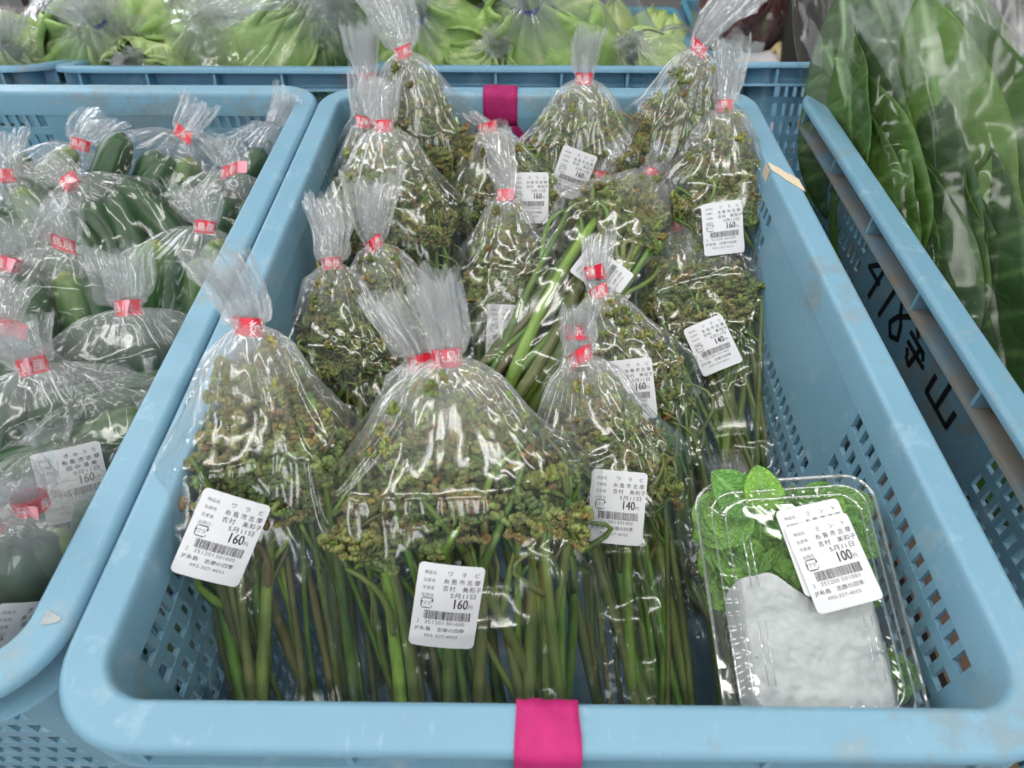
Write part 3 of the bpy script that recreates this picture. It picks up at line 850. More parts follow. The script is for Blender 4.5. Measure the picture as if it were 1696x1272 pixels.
BK('bag of bracken with a small white knot at its top left corner, label on right', at(806, 214, y=0.46), (0.010, 0.355, 0.130), 0.098, 0.044, 9, nstem=15,
   flare=0.016, flare_w=0.014, lean=(-0.006, 0), labels=((878, 328, 0, 'bracken160'),), fine=False)
BK('bag of bracken against the back of the middle crate, single upright tuft', at(968, 130, y=0.485), (0.035, 0.415, 0.120), 0.108, 0.044, 10, nstem=16,
   flare=0.036, flare_w=0.030, labels=((948, 288, 20, 'bracken160'),), fine=False)
BK('bag of bracken in the back right corner, its tuft tilted to the right', at(1158, 80, y=0.475), (0.085, 0.425, 0.120), 0.088, 0.044, 11, nstem=15,
   flare=0.052, flare_w=0.042, lean=(0.022, 0), tapes=((0, -0.45, 0),), fine=False)
BK('bag of bracken by the right wall beside beige masking tape, 160 yen label', at(1200, 177, y=0.45), (0.142, 0.300, 0.140), 0.088, 0.044, 12, nstem=15,
   flare=0.046, flare_w=0.034, labels=((1197, 378, -7, 'bracken160'),), fine=False)
BK('bag of bracken hidden behind the slanting bag, only its tuft in view', at(994, 293, y=0.445), (0.030, 0.34, 0.12), 0.080, 0.036, 13, nstem=10,
   flare=0.044, flare_w=0.042, lean=(0.006, 0), fine=False)
BK('tallest bag of bracken at the back left beside the pink rear ribbon', at(668, 86, y=0.475), (-0.068, 0.405, 0.110), 0.094, 0.046, 14, nstem=16,
   flare=0.050, flare_w=0.050, lean=(-0.010, 0), tapes=((0, 0.2, 0),), fine=False)
BK('narrow bag of bracken in the back left corner with thin tuft', at(609, 130, y=0.47), (-0.120, 0.420, 0.110), 0.066, 0.036, 15, nstem=9,
   flare=0.046, flare_w=0.034, fine=False)
BK('wide bag of bracken by the left wall, second row from the back', at(636, 210, y=0.425), (-0.098, 0.285, 0.120), 0.108, 0.046, 16, nstem=20,
   flare=0.036, flare_w=0.036, lean=(0.004, 0), fine=False)
BK('bag of bracken behind the wide left one, its tape just left of that tape', at(604, 204, y=0.45), (-0.128, 0.340, 0.130), 0.070, 0.034, 17, nstem=9,
   flare=0.034, flare_w=0.034, lean=(-0.004, 0), tapes=((0, -0.25, 0),), fine=False)
BK('bag of bracken with slanting red tape and wide tuft, in the middle left', at(620, 406, y=0.335), (-0.060, 0.185, 0.115), 0.094, 0.044, 18, nstem=16,
   flare=0.044, flare_w=0.052, lean=(0.010, 0), tapes=((0, 0.45, 0),))
BK('bag of bracken against the left wall behind the front left bag', at(550, 438, y=0.305), (-0.118, 0.155, 0.120), 0.078, 0.042, 19, nstem=15,
   flare=0.042, flare_w=0.036, lean=(0, 0))
BK('bag of bracken lying flat under the mint box, mostly covered', (0.125, 0.20, 0.17), (0.125, 0.045, 0.150), 0.080, 0.040, 20, nstem=9,
   flare=0.03, flare_w=0.03, fine=False)

# ------------------------------------------------------------------ pink cloth tape tied round the rim, beige masking tape
def strip(name, prof, widths, xs, mat, label, cat, fold=0.0, seed=0, rot=None):
    """a cloth strip following the profile (y, z); widths and centre x along it"""
    rng = random.Random(seed)
    vs, n, m = [], len(prof), 9
    for i, (y, z) in enumerate(prof):
        for j in range(m):
            f = j / (m - 1) - 0.5
            a = 0.0003 * math.sin(j * 2.1 + i * 0.7 + seed)
            vs.append((xs[i] + f * widths[i], y + a * 0.3, z + a + (0.0007 if j in (2, 3) else 0)))
    fs = [(i * m + j, i * m + j + 1, (i + 1) * m + j + 1, (i + 1) * m + j) for i in range(n - 1) for j in range(m - 1)]
    me = new_mesh(name, vs, fs, True, mat)
    o = obj(name, me); so = o.modifiers.new('thickness', 'SOLIDIFY'); so.thickness = 0.0007; so.offset = 1
    return tag(o, label, cat)
H = CH
strip('cloth_ribbon', [(0.0225, H - 0.05), (0.0198, H - 0.02), (0.0192, H - 0.003), (0.0172, H + 0.0004), (0.0145, H + 0.0012), (0.004, H + 0.0012), (0.0004, H + 0.0002), (-0.0014, H - 0.0028), (-0.0015, H - 0.012), (-0.0016, H - 0.022), (0.002, H - 0.05), (0.006, H - 0.10)],
      [0.0215] * 5 + [0.0228] * 7, [-0.0040] * 12, M['ribbon'],
      'magenta cloth ribbon wrapped over the near rim of the middle crate', 'ribbon', seed=1)
L_ = 0.525
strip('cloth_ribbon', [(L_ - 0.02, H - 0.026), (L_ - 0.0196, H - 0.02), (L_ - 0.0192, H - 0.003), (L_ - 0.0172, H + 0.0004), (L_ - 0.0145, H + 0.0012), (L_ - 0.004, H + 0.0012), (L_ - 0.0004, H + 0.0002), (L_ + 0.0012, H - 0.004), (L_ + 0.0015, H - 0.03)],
      [0.029] * 9, [-0.0315] * 9, M['ribbon_shaded'], 'shade-darkened magenta cloth ribbon wrapped over the far rim of the middle crate', 'ribbon', seed=2)
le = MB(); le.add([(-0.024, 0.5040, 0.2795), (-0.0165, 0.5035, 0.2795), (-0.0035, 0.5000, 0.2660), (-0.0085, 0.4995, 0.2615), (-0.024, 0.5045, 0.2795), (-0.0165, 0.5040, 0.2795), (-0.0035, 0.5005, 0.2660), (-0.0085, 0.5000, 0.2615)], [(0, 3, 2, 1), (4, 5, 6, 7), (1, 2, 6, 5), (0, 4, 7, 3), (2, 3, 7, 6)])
obj('loose_end', le.mesh('loose_end', M['ribbon_shaded']), bpy.data.objects['cloth_ribbon.001'])
# beige masking tape stuck across the right rim
def rim_patch(name, x0, x1, ya, yb, mat, label, cat, ragged=0.002, seed=0, z=H, thick=0.0003, down=0.0):
    rng = random.Random(seed)
    pts = []
    n = 9
    for i in range(n + 1): pts.append((x0 + (x1 - x0) * i / n, ya[0] + (ya[1] - ya[0]) * i / n + rng.uniform(-ragged, ragged)))
    for i in range(n, -1, -1): pts.append((x0 + (x1 - x0) * i / n, yb[0] + (yb[1] - yb[0]) * i / n + rng.uniform(-ragged, ragged)))
    k = len(pts)
    vs = [(x, y, z + 0.0003) for x, y in pts] + [(x, y, z + 0.0003 + thick) for x, y in pts]
    fs = [tuple(range(k))[::-1], tuple(range(k, 2 * k))] + [(i, (i + 1) % k, k + (i + 1) % k, k + i) for i in range(k)]
    return new_mesh(name, vs, fs, False, mat)
mt = empty('masking_tape', Matrix.Translation((0, 0, 0)))
tag(mt, 'torn beige masking tape stuck over the right rim of the middle crate', 'tape')
obj('tape_top', rim_patch('tape_top', 0.1655, 0.1815, (0.396, 0.372), (0.384, 0.354), M['masking'], '', '', 0.0012, 3), mt)
tm = MB(); tm.add([(0.1648, 0.397, H - 0.001), (0.1648, 0.384, H - 0.001), (0.1641, 0.386, H - 0.016), (0.1641, 0.394, H - 0.019), (0.1645, 0.397, H - 0.001), (0.1645, 0.384, H - 0.001), (0.1638, 0.386, H - 0.016), (0.1638, 0.394, H - 0.019)], [(0, 1, 2, 3), (7, 6, 5, 4), (0, 4, 5, 1), (2, 6, 7, 3)])
obj('tape_flap', tm.mesh('tape_flap', M['masking']), mt)
M['glue'] = noisy('grey_glue_residue', (0.30, 0.33, 0.32), (0.38, 0.42, 0.42), 300.0, 0.7)
gp = MB(); q = [at(u, v, z=H).xy for u, v in ((66, 1036), (80, 1010), (88, 1016), (103, 1024), (98, 1030), (84, 1034))]
gp.add([(x, y, H + 0.0003) for x, y in q], [tuple(range(6))])
o = obj('glue_residue', gp.mesh('glue_residue', M['glue'])); tag(o, 'small grey patch of old sticker glue on the left crate rim', 'sticker residue')

# handwriting on the right crate: 4 1 8 守 山 in marker strokes on its left face
def marker(parent):
    def P(s, h):   # s along the wall towards the camera, h up; on the outer face
        z = 0.2385 + h * 0.0275; t = 0.008 * (CH - z) / CH
        return Vector((-0.1825 + 0.0157 + t - 0.0004, 0.352 - s * 0.173, z))   # crate-local, y is shifted below
    strokes = [[(0.15, 1.0), (0.08, 0.62), (0.20, 0.62)], [(0.19, 1.0), (0.165, 0.05)], [(0.31, 0.95), (0.285, 0.05)],
               [(0.47, 1.0), (0.40, 0.62), (0.37, 0.28), (0.41, 0.05), (0.46, 0.22), (0.44, 0.55), (0.40, 0.80), (0.385, 1.0)],
               [(0.53, 1.0), (0.56, 0.86)], [(0.51, 0.74), (0.62, 0.74), (0.64, 0.62)], [(0.52, 0.50), (0.66, 0.50)], [(0.60, 0.74), (0.585, 0.12), (0.55, 0.20)], [(0.535, 0.36), (0.55, 0.26)],
               [(0.735, 0.72), (0.735, 0.22), (0.90, 0.22), (0.90, 0.66)], [(0.815, 1.0), (0.815, 0.24)]]
    for st in strokes:
        mb = MB()
        for (s0, h0), (s1, h1) in zip(st[:-1], st[1:]):
            a, b = Vector((s0 * 0.163, h0 * 0.030)), Vector((s1 * 0.163, h1 * 0.030)); d = (b - a).normalized(); n = Vector((-d.y, d.x)) * 0.0019; a -= d * 0.0008; b += d * 0.0008
            mb.add([P(q.x / 0.163, q.y / 0.030) for q in (a + n, a - n, b - n, b + n)], [(0, 1, 2, 3)])
        o = obj('handwriting', mb.mesh('handwriting', M['marker']), parent)
        o.location.y = 0.02
marker(right_crate)

# ------------------------------------------------------------------ cucumbers
def cuke_build(g, b):
    a = g.n('ShaderNodeAttribute', attribute_name='Col')
    n = g.n('ShaderNodeTexNoise', {'Vector': coords(g, (60, 60, 9)), 'Scale': 3.0, 'Detail': 3.0})
    c = g.mix(1.0, a.outputs['Color'], g.ramp(n.outputs[0], [(0.3, (0.6, 0.65, 0.6)), (0.7, (1.35, 1.3, 1.2))]), 'MULTIPLY')
    g.link(c, b.inputs['Base Color'])
M['cuke'] = principled('dark_green_cucumber', (0.02, 0.06, 0.02), 0.32, 0.5, cuke_build)
def cuke_mesh(seed):
    rng = random.Random(seed)
    ln, r, nu, nv = rng.uniform(0.165, 0.195), rng.uniform(0.0112, 0.0135), 20, 34
    bx = rng.uniform(-0.016, 0.016)
    t = np.linspace(0, 1, nv); a = np.linspace(0, 2 * PI, nu, endpoint=False)
    A, T = np.meshgrid(a, t)
    prof = r * np.clip(1 - np.abs(2 * T - 1) ** 9, 0, 1) ** 0.5 * (0.90 + 0.10 * np.sin(PI * T))
    prof = prof + 0.0001
    bump = np.zeros_like(A)
    for _ in range(46):
        ca, ct = rng.uniform(0, 6.28), rng.uniform(0.05, 0.95)
        da = np.abs((A - ca + PI) % (2 * PI) - PI) * r; dt = (T - ct) * ln
        bump += 0.0011 * np.exp(-(da * da + dt * dt) / 0.0000045)
    prof = prof + bump + 0.0003 * np.cos(7 * A)
    X = prof * np.cos(A) + bx * np.sin(PI * T); Y = prof * np.sin(A); Z = T * ln
    V = np.stack([X, Y, Z], -1).reshape(-1, 3)
    F = [(i * nu + j, i * nu + (j + 1) % nu, (i + 1) * nu + (j + 1) % nu, (i + 1) * nu + j) for i in range(nv - 1) for j in range(nu)]
    F += [tuple(range(nu))[::-1], tuple((nv - 1) * nu + j for j in range(nu))]
    me = new_mesh('cucumber', V.tolist(), F, True, M['cuke'])
    dark = np.array([0.020, 0.066, 0.022]); light = np.array([0.10, 0.20, 0.035]); tip = np.array([0.26, 0.30, 0.05])
    k = smoothstep(0.62, 0.98, T + 0.08 * np.cos(5 * A)).reshape(-1, 1); k2 = smoothstep(0.955, 0.995, T).reshape(-1, 1)
    C = dark * (1 - 0.6 * k) + light * 0.6 * k; C = C * (1 - k2) + tip * k2
    sp = np.clip(bump / 0.0011, 0, 1).reshape(-1, 1); C = C * (1 - 0.3 * sp) + np.array([0.12, 0.18, 0.09]) * 0.3 * sp
    ca = me.color_attributes.new('Col', 'FLOAT_COLOR', 'POINT')
    ca.data.foreach_set('color', np.concatenate([C, np.ones((len(C), 1))], 1).ravel().tolist())
    return me
CUKES = [cuke_mesh(i) for i in range(7)]
def cuke_bag(label, N, B, w, seed, n=5, th=0.033, flare=0.028, flare_w=0.040, lean=(0, 0), cross=False, labels=(), roll=0.0, tp=True, tilt=0.0, minL=0.16):
    rng = random.Random(seed)
    N = Vector(N); B = Vector(B)
    if (N - B).length < minL: B = N + (B - N).normalized() * minL
    mw, L = bag_matrix(N, B, roll)
    root = empty('cucumber_bag', mw); tag(root, label, 'bag of cucumbers', 'bags of cucumbers in the left crate')
    obj('film', film_mesh(w, th, L, seed, flare=flare, flare_w=flare_w * 0.9, lean=(lean[0] * 0.6, lean[1]), nu=120, nv=80, shoulder=0.84, ncrease=90, amp=0.0024, cone=0.55, mats=('film_cuke', 'film_flare')), root)
    if tp: tape(root, L, 0.0066, 0.0042, seed, tilt=(tilt * 0.6, 0))
    for i in range(n):
        c = obj('cucumber', rng.choice(CUKES), root)
        if cross:
            s = 0.93 * w / 0.18
            c.matrix_local = Matrix.Translation((-w * 0.465, rng.uniform(-0.25, 0.25) * (th - 0.028), L * (0.16 + 0.52 * i / max(1, n - 1)))) @ Matrix.Rotation(PI / 2 + rng.uniform(-0.12, 0.12), 4, 'Y') @ Matrix.Rotation(rng.uniform(0, 6.28), 4, 'Z') @ Matrix.Diagonal((1, 1, s, 1))
        else:
            x = (i - (n - 1) / 2) * min(0.026, (w - 0.026) / max(1, n - 1))
            s = L * rng.uniform(0.84, 0.90) / 0.18
            flip = rng.random() < 0.8
            m = Matrix.Translation((x, rng.uniform(-0.3, 0.3) * (th - 0.030), 0.004)) @ Matrix.Rotation(rng.uniform(-0.05, 0.05), 4, 'Y') @ Matrix.Rotation(rng.uniform(0, 6.28), 4, 'Z') @ Matrix.Diagonal((1, 1, s, 1))
            if flip: m = m @ Matrix.Translation((0, 0, 0.18)) @ Matrix.Rotation(PI, 4, 'X')
            c.matrix_local = m
    for lb in labels:
        put_label(root, mw, *lb[:4], plane_y=-th / 2 - 0.002, **(lb[4] if len(lb) > 4 else {}))
    return root
def Z(u, v, z): return at(u, v, z=z)
def CB(label, u, v, z, dx, w, seed, e=52, L=0.16, **kw):
    N = Z(u, v, z)
    while e < 88 and N.y - L * math.cos(math.radians(e)) < 0.080: e += 3
    e = math.radians(e)
    d = Vector((dx, -math.cos(e), -math.sin(e))).normalized()
    return cuke_bag(label, N, N + d * L, w, seed, **kw)
CB('bag of cucumbers at the back, its tuft standing up in front of the far lattice', 303, 222, .300, -0.45, 0.088, 31, lean=(0.004, 0), flare=0.034, flare_w=0.030, tilt=-0.5)
CB('bag of cucumbers by the right side of the left crate, red tape turned sideways', 382, 282, .290, -0.1, 0.085, 32, tilt=0.9, lean=(-0.02, 0))
CB('single cucumber bag in the far right corner of the left crate, thin tuft', 452, 208, .290, -0.5, 0.060, 33, n=1, tp=False, flare=0.030, flare_w=0.026)
CB('bag of three cucumbers lying slantwise in the middle of the left crate', 116, 302, .302, 0.75, 0.092, 34, lean=(-0.016, 0), tilt=0.4, e=45)
CB('bag of pale tipped cucumbers at the back left of the left crate', 134, 240, .295, -0.3, 0.085, 35, lean=(0.01, 0), flare=0.026)
CB('bag of cucumbers at the left picture edge, second row from the back', 8, 292, .305, 0.2, 0.080, 36)
CB('bag of cucumbers with a wide loose tuft beside the right side of the left crate', 340, 376, .295, -0.15, 0.088, 37, lean=(-0.022, 0), tilt=0.1)
CB('bag of three upright cucumbers, twisted tape and tuft above them', 105, 405, .308, 0.05, 0.100, 38, lean=(-0.016, 0), tilt=-0.7)
CB('bag at the left picture edge with a cloudy film tuft and pale red tape', 15, 437, .308, -0.25, 0.085, 39, lean=(0.01, 0))
CB('bag of crosswise curved cucumbers with a broad flat red tape', 213, 510, .310, 0.1, 0.116, 40, cross=True, n=4, lean=(0.012, 0), flare=0.030, L=0.12)
CB('bag of cucumbers at the left picture edge near the bow shaped tape', 5, 540, .310, -0.3, 0.085, 41)
CB('bag of cucumbers with a red tape shaped like a bow', 55, 606, .312, 0.25, 0.105, 42, cross=True, n=4, lean=(-0.006, 0), L=0.13)
CB('flat bag of cucumbers beside the crate side, its label half under film', 190, 645, .285, 0.1, 0.100, 43, cross=True, n=4, tp=False, flare=0.012, flare_w=0.020, L=0.12, e=45)
CB('bag of cucumbers with a rumpled tuft over its tilted 160 yen label', 85, 735, .288, 0.0, 0.092, 44, n=3, tp=False, flare=0.012, flare_w=0.02, labels=((122, 800, -14, 'cucumber'),), L=0.14)
CB('bag of cucumbers nearest the camera with clearly readable red tape', 50, 832, .312, -0.12, 0.095, 45, lean=(0.006, 0), flare=0.026, flare_w=0.036, tilt=-0.15, L=0.14)
CB('bag with a bright green cucumber in the lower left corner of the picture', -30, 880, .31, 0.0, 0.085, 46, labels=((24, 1060, -8, 'cucumber'),), n=2, L=0.15)
# the layer beneath, seen through the gaps
k = 0
for (x, y) in ((-0.27, 0.10), (-0.40, 0.10), (-0.27, 0.26), (-0.40, 0.26), (-0.27, 0.41), (-0.40, 0.41)):
    cuke_bag('bag of cucumbers in the lower layer, glimpsed through gaps between upper bags', (x, y + 0.07, 0.120), (x + 0.02, y - 0.07, 0.08), 0.115, 60 + k, n=4, tp=False, flare=0.01, flare_w=0.02)
    k += 1

# ------------------------------------------------------------------ leaves
def leaf_shader(name, rough, sss=0.0, spec=0.5, bump=0.35, scale=160.0):
    def build(g, b):
        a = g.n('ShaderNodeAttribute', attribute_name='Col')
        n = g.n('ShaderNodeTexNoise', {'Vector': coords(g), 'Scale': scale * 0.3, 'Detail': 4.0})
        v = g.n('ShaderNodeTexVoronoi', {'Vector': coords(g), 'Scale': scale}, feature='DISTANCE_TO_EDGE')
        c = g.mix(1.0, a.outputs['Color'], g.ramp(n.outputs[0], [(0.3, (0.72, 0.75, 0.7)), (0.7, (1.28, 1.22, 1.2))]), 'MULTIPLY')
        g.link(c, b.inputs['Base Color'])
        bp = g.n('ShaderNodeBump', {'Height': g.math('MINIMUM', v.outputs[0], 0.25), 'Strength': bump, 'Distance': 0.004})
        g.link(bp.outputs[0], b.inputs['Normal'])
        # light through the blade
    return principled(name, (0.1, 0.2, 0.05), rough, spec, build)
M['mint'] = leaf_shader('wrinkled_mint_leaf', 0.55, bump=0.8, scale=330.0)
M['greens'] = leaf_shader('broad_green_leaf', 0.55, bump=0.5, scale=50.0)
M['cabbage'] = leaf_shader('pale_cabbage_leaf', 0.45, bump=0.7, scale=60.0)

def leaf_mesh(ln, wd, seed, mat, base, rib, serr=0.0, wave=0.1, cup=0.2, nu=13, nv=20, shape=0.8, veins=6, bend_=0.2, pet=0.0):
    """blade along +z, width x, top side -y"""
    rng = random.Random(seed)
    ph = [rng.uniform(0, 6.28) for _ in range(6)]
    t = np.linspace(0, 1, nv); s = np.linspace(-1, 1, nu)
    S, T = np.meshgrid(s, t)
    out = np.sin(PI * np.clip(T, 0.0, 1) ** shape) ** 0.72 * wd / 2 + 0.0006
    edge = 1 + serr * np.abs(((T * 11) % 1.0) - 0.5) * 2 * (np.abs(S) > 0.9)
    X = S * out * edge
    Z_ = T * ln - 0.12 * ln * np.abs(S) * out / (wd / 2) * (1 - T)
    Y = cup * wd * (S ** 2) * -1 * (out / (wd / 2)) + bend_ * ln * (T - 0.3) ** 2
    Y = Y + wave * wd * (np.abs(S) ** 1.5) * (np.sin(9 * T + ph[0]) * 0.6 + np.sin(17 * T + ph[1] + S) * 0.4) * 0.5
    vein = np.abs(((T * veins - np.abs(S) * 0.55 * out / (wd / 2) + 0.02) % 1.0) - 0.5)      # side veins run out and forwards
    vline = np.clip(1 - (0.5 - vein) * 2 / 0.26, 0, 1)
    mid = np.clip(1 - np.abs(X) / (0.035 * wd), 0, 1)
    Y = Y + 0.02 * wd * (vline * 0.4 + mid)
    V = np.stack([X, Y, Z_], -1).reshape(-1, 3)
    F = [(i * nu + j, i * nu + j + 1, (i + 1) * nu + j + 1, (i + 1) * nu + j) for i in range(nv - 1) for j in range(nu - 1)]
    me = new_mesh('leaf', V.tolist(), F, True, mat)
    kk = np.clip(mid + 0.45 * vline * (1 - T * 0.4), 0, 1).reshape(-1, 1)
    C = np.array(base) * (1 - kk) + np.array(rib) * kk
    ca = me.color_attributes.new('Col', 'FLOAT_COLOR', 'POINT')
    ca.data.foreach_set('color', np.concatenate([C, np.ones((len(C), 1))], 1).ravel().tolist())
    return me

def solid(o, t):
    m = o.modifiers.new('thickness', 'SOLIDIFY'); m.thickness = t; m.offset = 0; return o

# ------------------------------------------------------------------ tall bags of broad leafy greens in the right crate
GL = [leaf_mesh(0.25, 0.085, 200 + i, M['greens'], (0.022 + 0.020 * (i % 3), 0.060 + 0.042 * (i % 3), 0.012), (0.15, 0.28, 0.09), wave=0.16, cup=0.08, nv=64, nu=17, veins=8, shape=0.75) for i in range(5)]
def greens_bag(label, N, B, w, th, seed, n=8, roll=0.0, ext=0.45):
    rng = random.Random(seed)
    N = Vector(N); B = Vector(B); B = B + (B - N) * ext
    mw, L = bag_matrix(N, B, roll)
    root = empty('greens_bag', mw); tag(root, label, 'bag of greens', 'bags of leafy greens in the right crate')
    obj('film', film_mesh(w, th, L, seed, neck=(w * 0.46, th * 0.30), flare=0.03, flare_w=w * 1.02, flare_t=0.25, nu=130, nv=90, shoulder=0.75, ncrease=90, amp=0.0016, mats=('film_big', 'film_big'), pleat=0.15, inner=False, lean=(rng.uniform(-0.01, 0.01), 0.0)), root)
    for i in range(n):
        lf = obj('leaf', rng.choice(GL), root)
        ln = rng.uniform(0.13, 0.20); s = ln / 0.25; sx = min(1.3, 1.15 * w / 0.085) * rng.uniform(0.75, 1.0)
        f = (i + 0.5) / n - 0.5
        z0 = L * (0.08 + 0.42 * ((i * 0.618 + 0.2 * rng.random()) % 1.0))
        lf.matrix_local = Matrix.Translation((rng.uniform(-0.14, 0.14) * w, f * (th - 0.008), min(z0, L * 0.93 - ln))) @ Matrix.Rotation(rng.gauss(0, 0.13), 4, 'Y') @ Matrix.Rotation(rng.gauss(0, 0.25) + (PI if rng.random() < .3 else 0), 4, 'Z') @ Matrix.Diagonal((sx, 0.5, s, 1))
        solid(lf, 0.0006)
        mb = MB(); mb.tube([(0, 0.002, 0.002), (0.002, 0.004, 0.03), (0, 0.003, 0.08)], [0.0028, 0.0026, 0.0016], 8)
        obj('petiole', mb.mesh('petiole', M['stem'], True), lf)
    return root
GB = greens_bag
GB('bag of dark greens farthest left in the right crate, leaning away', at(1365, -70, x=.234), at(1448, 400, x=.260), 0.078, 0.034, 71, roll=-38)
GB('second bag of dark greens from the left in the right crate', at(1435, -80, x=.258), at(1520, 500, x=.283), 0.084, 0.034, 72, roll=-35)
GB('third bag of greens from the left in the right crate', at(1520, -90, x=.285), at(1580, 580, x=.303), 0.092, 0.036, 73, roll=-30)
GB('fourth bag of greens from the left, with one bright pointed leaf', at(1590, -90, x=.308), at(1640, 640, x=.326), 0.100, 0.038, 74, roll=-25)
GB('wide bag of bright greens nearest the camera in the right crate', at(1690, -60, x=.330), at(1725, 640, x=.350), 0.120, 0.044, 75, n=12, roll=-12)
GB('bag of greens at the right picture edge, mostly out of frame', at(1800, 0, x=.385), at(1830, 640, x=.400), 0.110, 0.040, 76, n=12, roll=-10)
GB('bag of greens at the back of the right crate behind the second one', at(1480, -150, x=.300), at(1560, 330, x=.33), 0.10, 0.04, 77, roll=-20)

# ------------------------------------------------------------------ mint in a clear clamshell
n_ = Vector((-0.12, -0.34, 0.93)).normalized()
yl = Vector((-0.05, 0.95, 0.36)); yl = (yl - n_ * yl.dot(n_)).normalized(); xl = yl.cross(n_)
mc = Vector((0.1140, 0.0755, 0.2650))
MW = Matrix(((xl.x, yl.x, n_.x, mc.x), (xl.y, yl.y, n_.y, mc.y), (xl.z, yl.z, n_.z, mc.z), (0, 0, 0, 1)))
box = empty('mint_box', MW); tag(box, 'clear plastic box of fresh mint with two overlapping price labels', 'box of mint')
BW, BL = 0.082, 0.112
def loops_mesh(name, spec, mat, cap=True, ripple=0.0):
    """stacked rounded rectangles (half width, half length, radius, z)"""
    vs, n, NW_ = [], 0, 8
    for hw_, hl_, r_, z_ in spec:
        ring = []
        for cx, cyy, a0 in ((hw_ - r_, hl_ - r_, 0), (-hw_ + r_, hl_ - r_, 90), (-hw_ + r_, -hl_ + r_, 180), (hw_ - r_, -hl_ + r_, 270)):
            for k in range(NW_ + 1):
                a = math.radians(a0 + 90 * k / NW_); ring.append(Vector((cx + r_ * math.cos(a), cyy + r_ * math.sin(a), z_)))
        full = []
        for i, p in enumerate(ring):
            q = ring[(i + 1) % len(ring)]; m_ = max(1, int((q - p).length / 0.0022))
            for k in range(m_): full.append(p.lerp(q, k / m_))
        vs.append(full)
    cnt = 220
    rows = []
    for full in vs:
        # resample each loop to the same count
        d = [0.0]
        for i in range(len(full)): d.append(d[-1] + (full[(i + 1) % len(full)] - full[i]).length)
        row = []
        for k in range(cnt):
            t = d[-1] * k / cnt; i = max(j for j in range(len(full)) if d[j] <= t + 1e-12)
            sgm = (d[i + 1] - d[i]) or 1
            row.append(full[i].lerp(full[(i + 1) % len(full)], (t - d[i]) / sgm))
        rows.append(row)
    V = []
    for ri, row in enumerate(rows):
        for k, p in enumerate(row):
            w = ripple * math.sin(k * 2 * PI * 55 / cnt) if 0 < ri < len(rows) - 1 else 0
            c = Vector((p.x, p.y, 0)).normalized() if p.length > 0 else Vector((0, 0, 0))
            V.append(p + c * w)
    F = [(r * cnt + k, r * cnt + (k + 1) % cnt, (r + 1) * cnt + (k + 1) % cnt, (r + 1) * cnt + k) for r in range(len(rows) - 1) for k in range(cnt)]
    if cap: F.append(tuple((len(rows) - 1) * cnt + k for k in range(cnt)))
    me = new_mesh(name, V, F, True, mat); me.set_sharp_from_angle(angle=math.radians(38)); return me
hw_, hl_ = BW / 2, BL / 2
obj('tray', loops_mesh('tray', [(hw_, hl_, 0.013, -0.0012), (hw_ - 0.005, hl_ - 0.005, 0.011, -0.0012), (hw_ - 0.0065, hl_ - 0.0065, 0.010, -0.006), (hw_ - 0.010, hl_ - 0.010, 0.009, -0.024)], M['rigid'], ripple=0.0005), box)
obj('lid', loops_mesh('lid', [(hw_ + 0.0004, hl_ + 0.0004, 0.013, -0.0004), (hw_ + 0.0004, hl_ + 0.0004, 0.013, 0.0012), (hw_ - 0.0045, hl_ - 0.0045, 0.011, 0.0012), (hw_ - 0.0055, hl_ - 0.0055, 0.0105, 0.0060), (hw_ - 0.0085, hl_ - 0.0085, 0.010, 0.0072),
                              (hw_ - 0.0095, hl_ - 0.0095, 0.010, 0.0100), (hw_ - 0.0120, hl_ - 0.0120, 0.009, 0.0110), (hw_ - 0.014, hl_ - 0.014, 0.008, 0.0104)], M['rigid'], ripple=0.0004), box)
# moulded edges that catch the light: the rim bead and the long ribs of the lid
def bead(name, hw_, hl_, r_, z_, rad):
    pts = []
    for cx, cyy, a0 in ((hw_ - r_, hl_ - r_, 0), (-hw_ + r_, hl_ - r_, 90), (-hw_ + r_, -hl_ + r_, 180), (hw_ - r_, -hl_ + r_, 270)):
        for k in range(9):
            a = math.radians(a0 + 90 * k / 8); pts.append((cx + r_ * math.cos(a), cyy + r_ * math.sin(a), z_))
    pts.append(pts[0]); mb = MB(); mb.tube(pts, rad, 6, cap=False); return mb.mesh(name, M['rigid_edge'], True)
obj('rim_bead', bead('rim_bead', hw_ + 0.0002, hl_ + 0.0002, 0.013, 0.0006, 0.0009), box)
obj('lid_edge', bead('lid_edge', hw_ - 0.0060, hl_ - 0.0060, 0.0105, 0.0064, 0.0005), box)
obj('lid_edge', bead('lid_edge', hw_ - 0.0110, hl_ - 0.0110, 0.0095, 0.0107, 0.0004), box)
for sx in (-1, 1):
    for off in (0.0205, 0.0235):
        for y0, y1 in ((0.006, 0.030), (-0.034, -0.008)):
            mb = MB(); mb.tube([(sx * off, y0, 0.0108), (sx * off, y1, 0.0108)], 0.0004, 6); obj('lid_rib', mb.mesh('lid_rib', M['rigid_edge'], True), box)
MINT = [leaf_mesh(0.028, 0.021, 300 + i, M['mint'], (0.115 + 0.04 * (i % 3), 0.300 + 0.06 * (i % 3), 0.060), (0.24, 0.44, 0.14), serr=0.09, wave=0.10, cup=0.12, nv=24, nu=11, veins=6, shape=0.85) for i in range(6)]
rng = random.Random(5)
spots = []
for i in range(70):
    x = rng.uniform(-0.032, 0.032); y = rng.uniform(0.004, 0.045) if i < 62 else rng.uniform(-0.045, -0.02)
    spots.append((x, y, (-0.016 + 0.0150 * (i / 70.0)) if i < 62 else -0.012))
    if y < 0.025: spots[-1] = (x, y, min(spots[-1][2], -0.008))
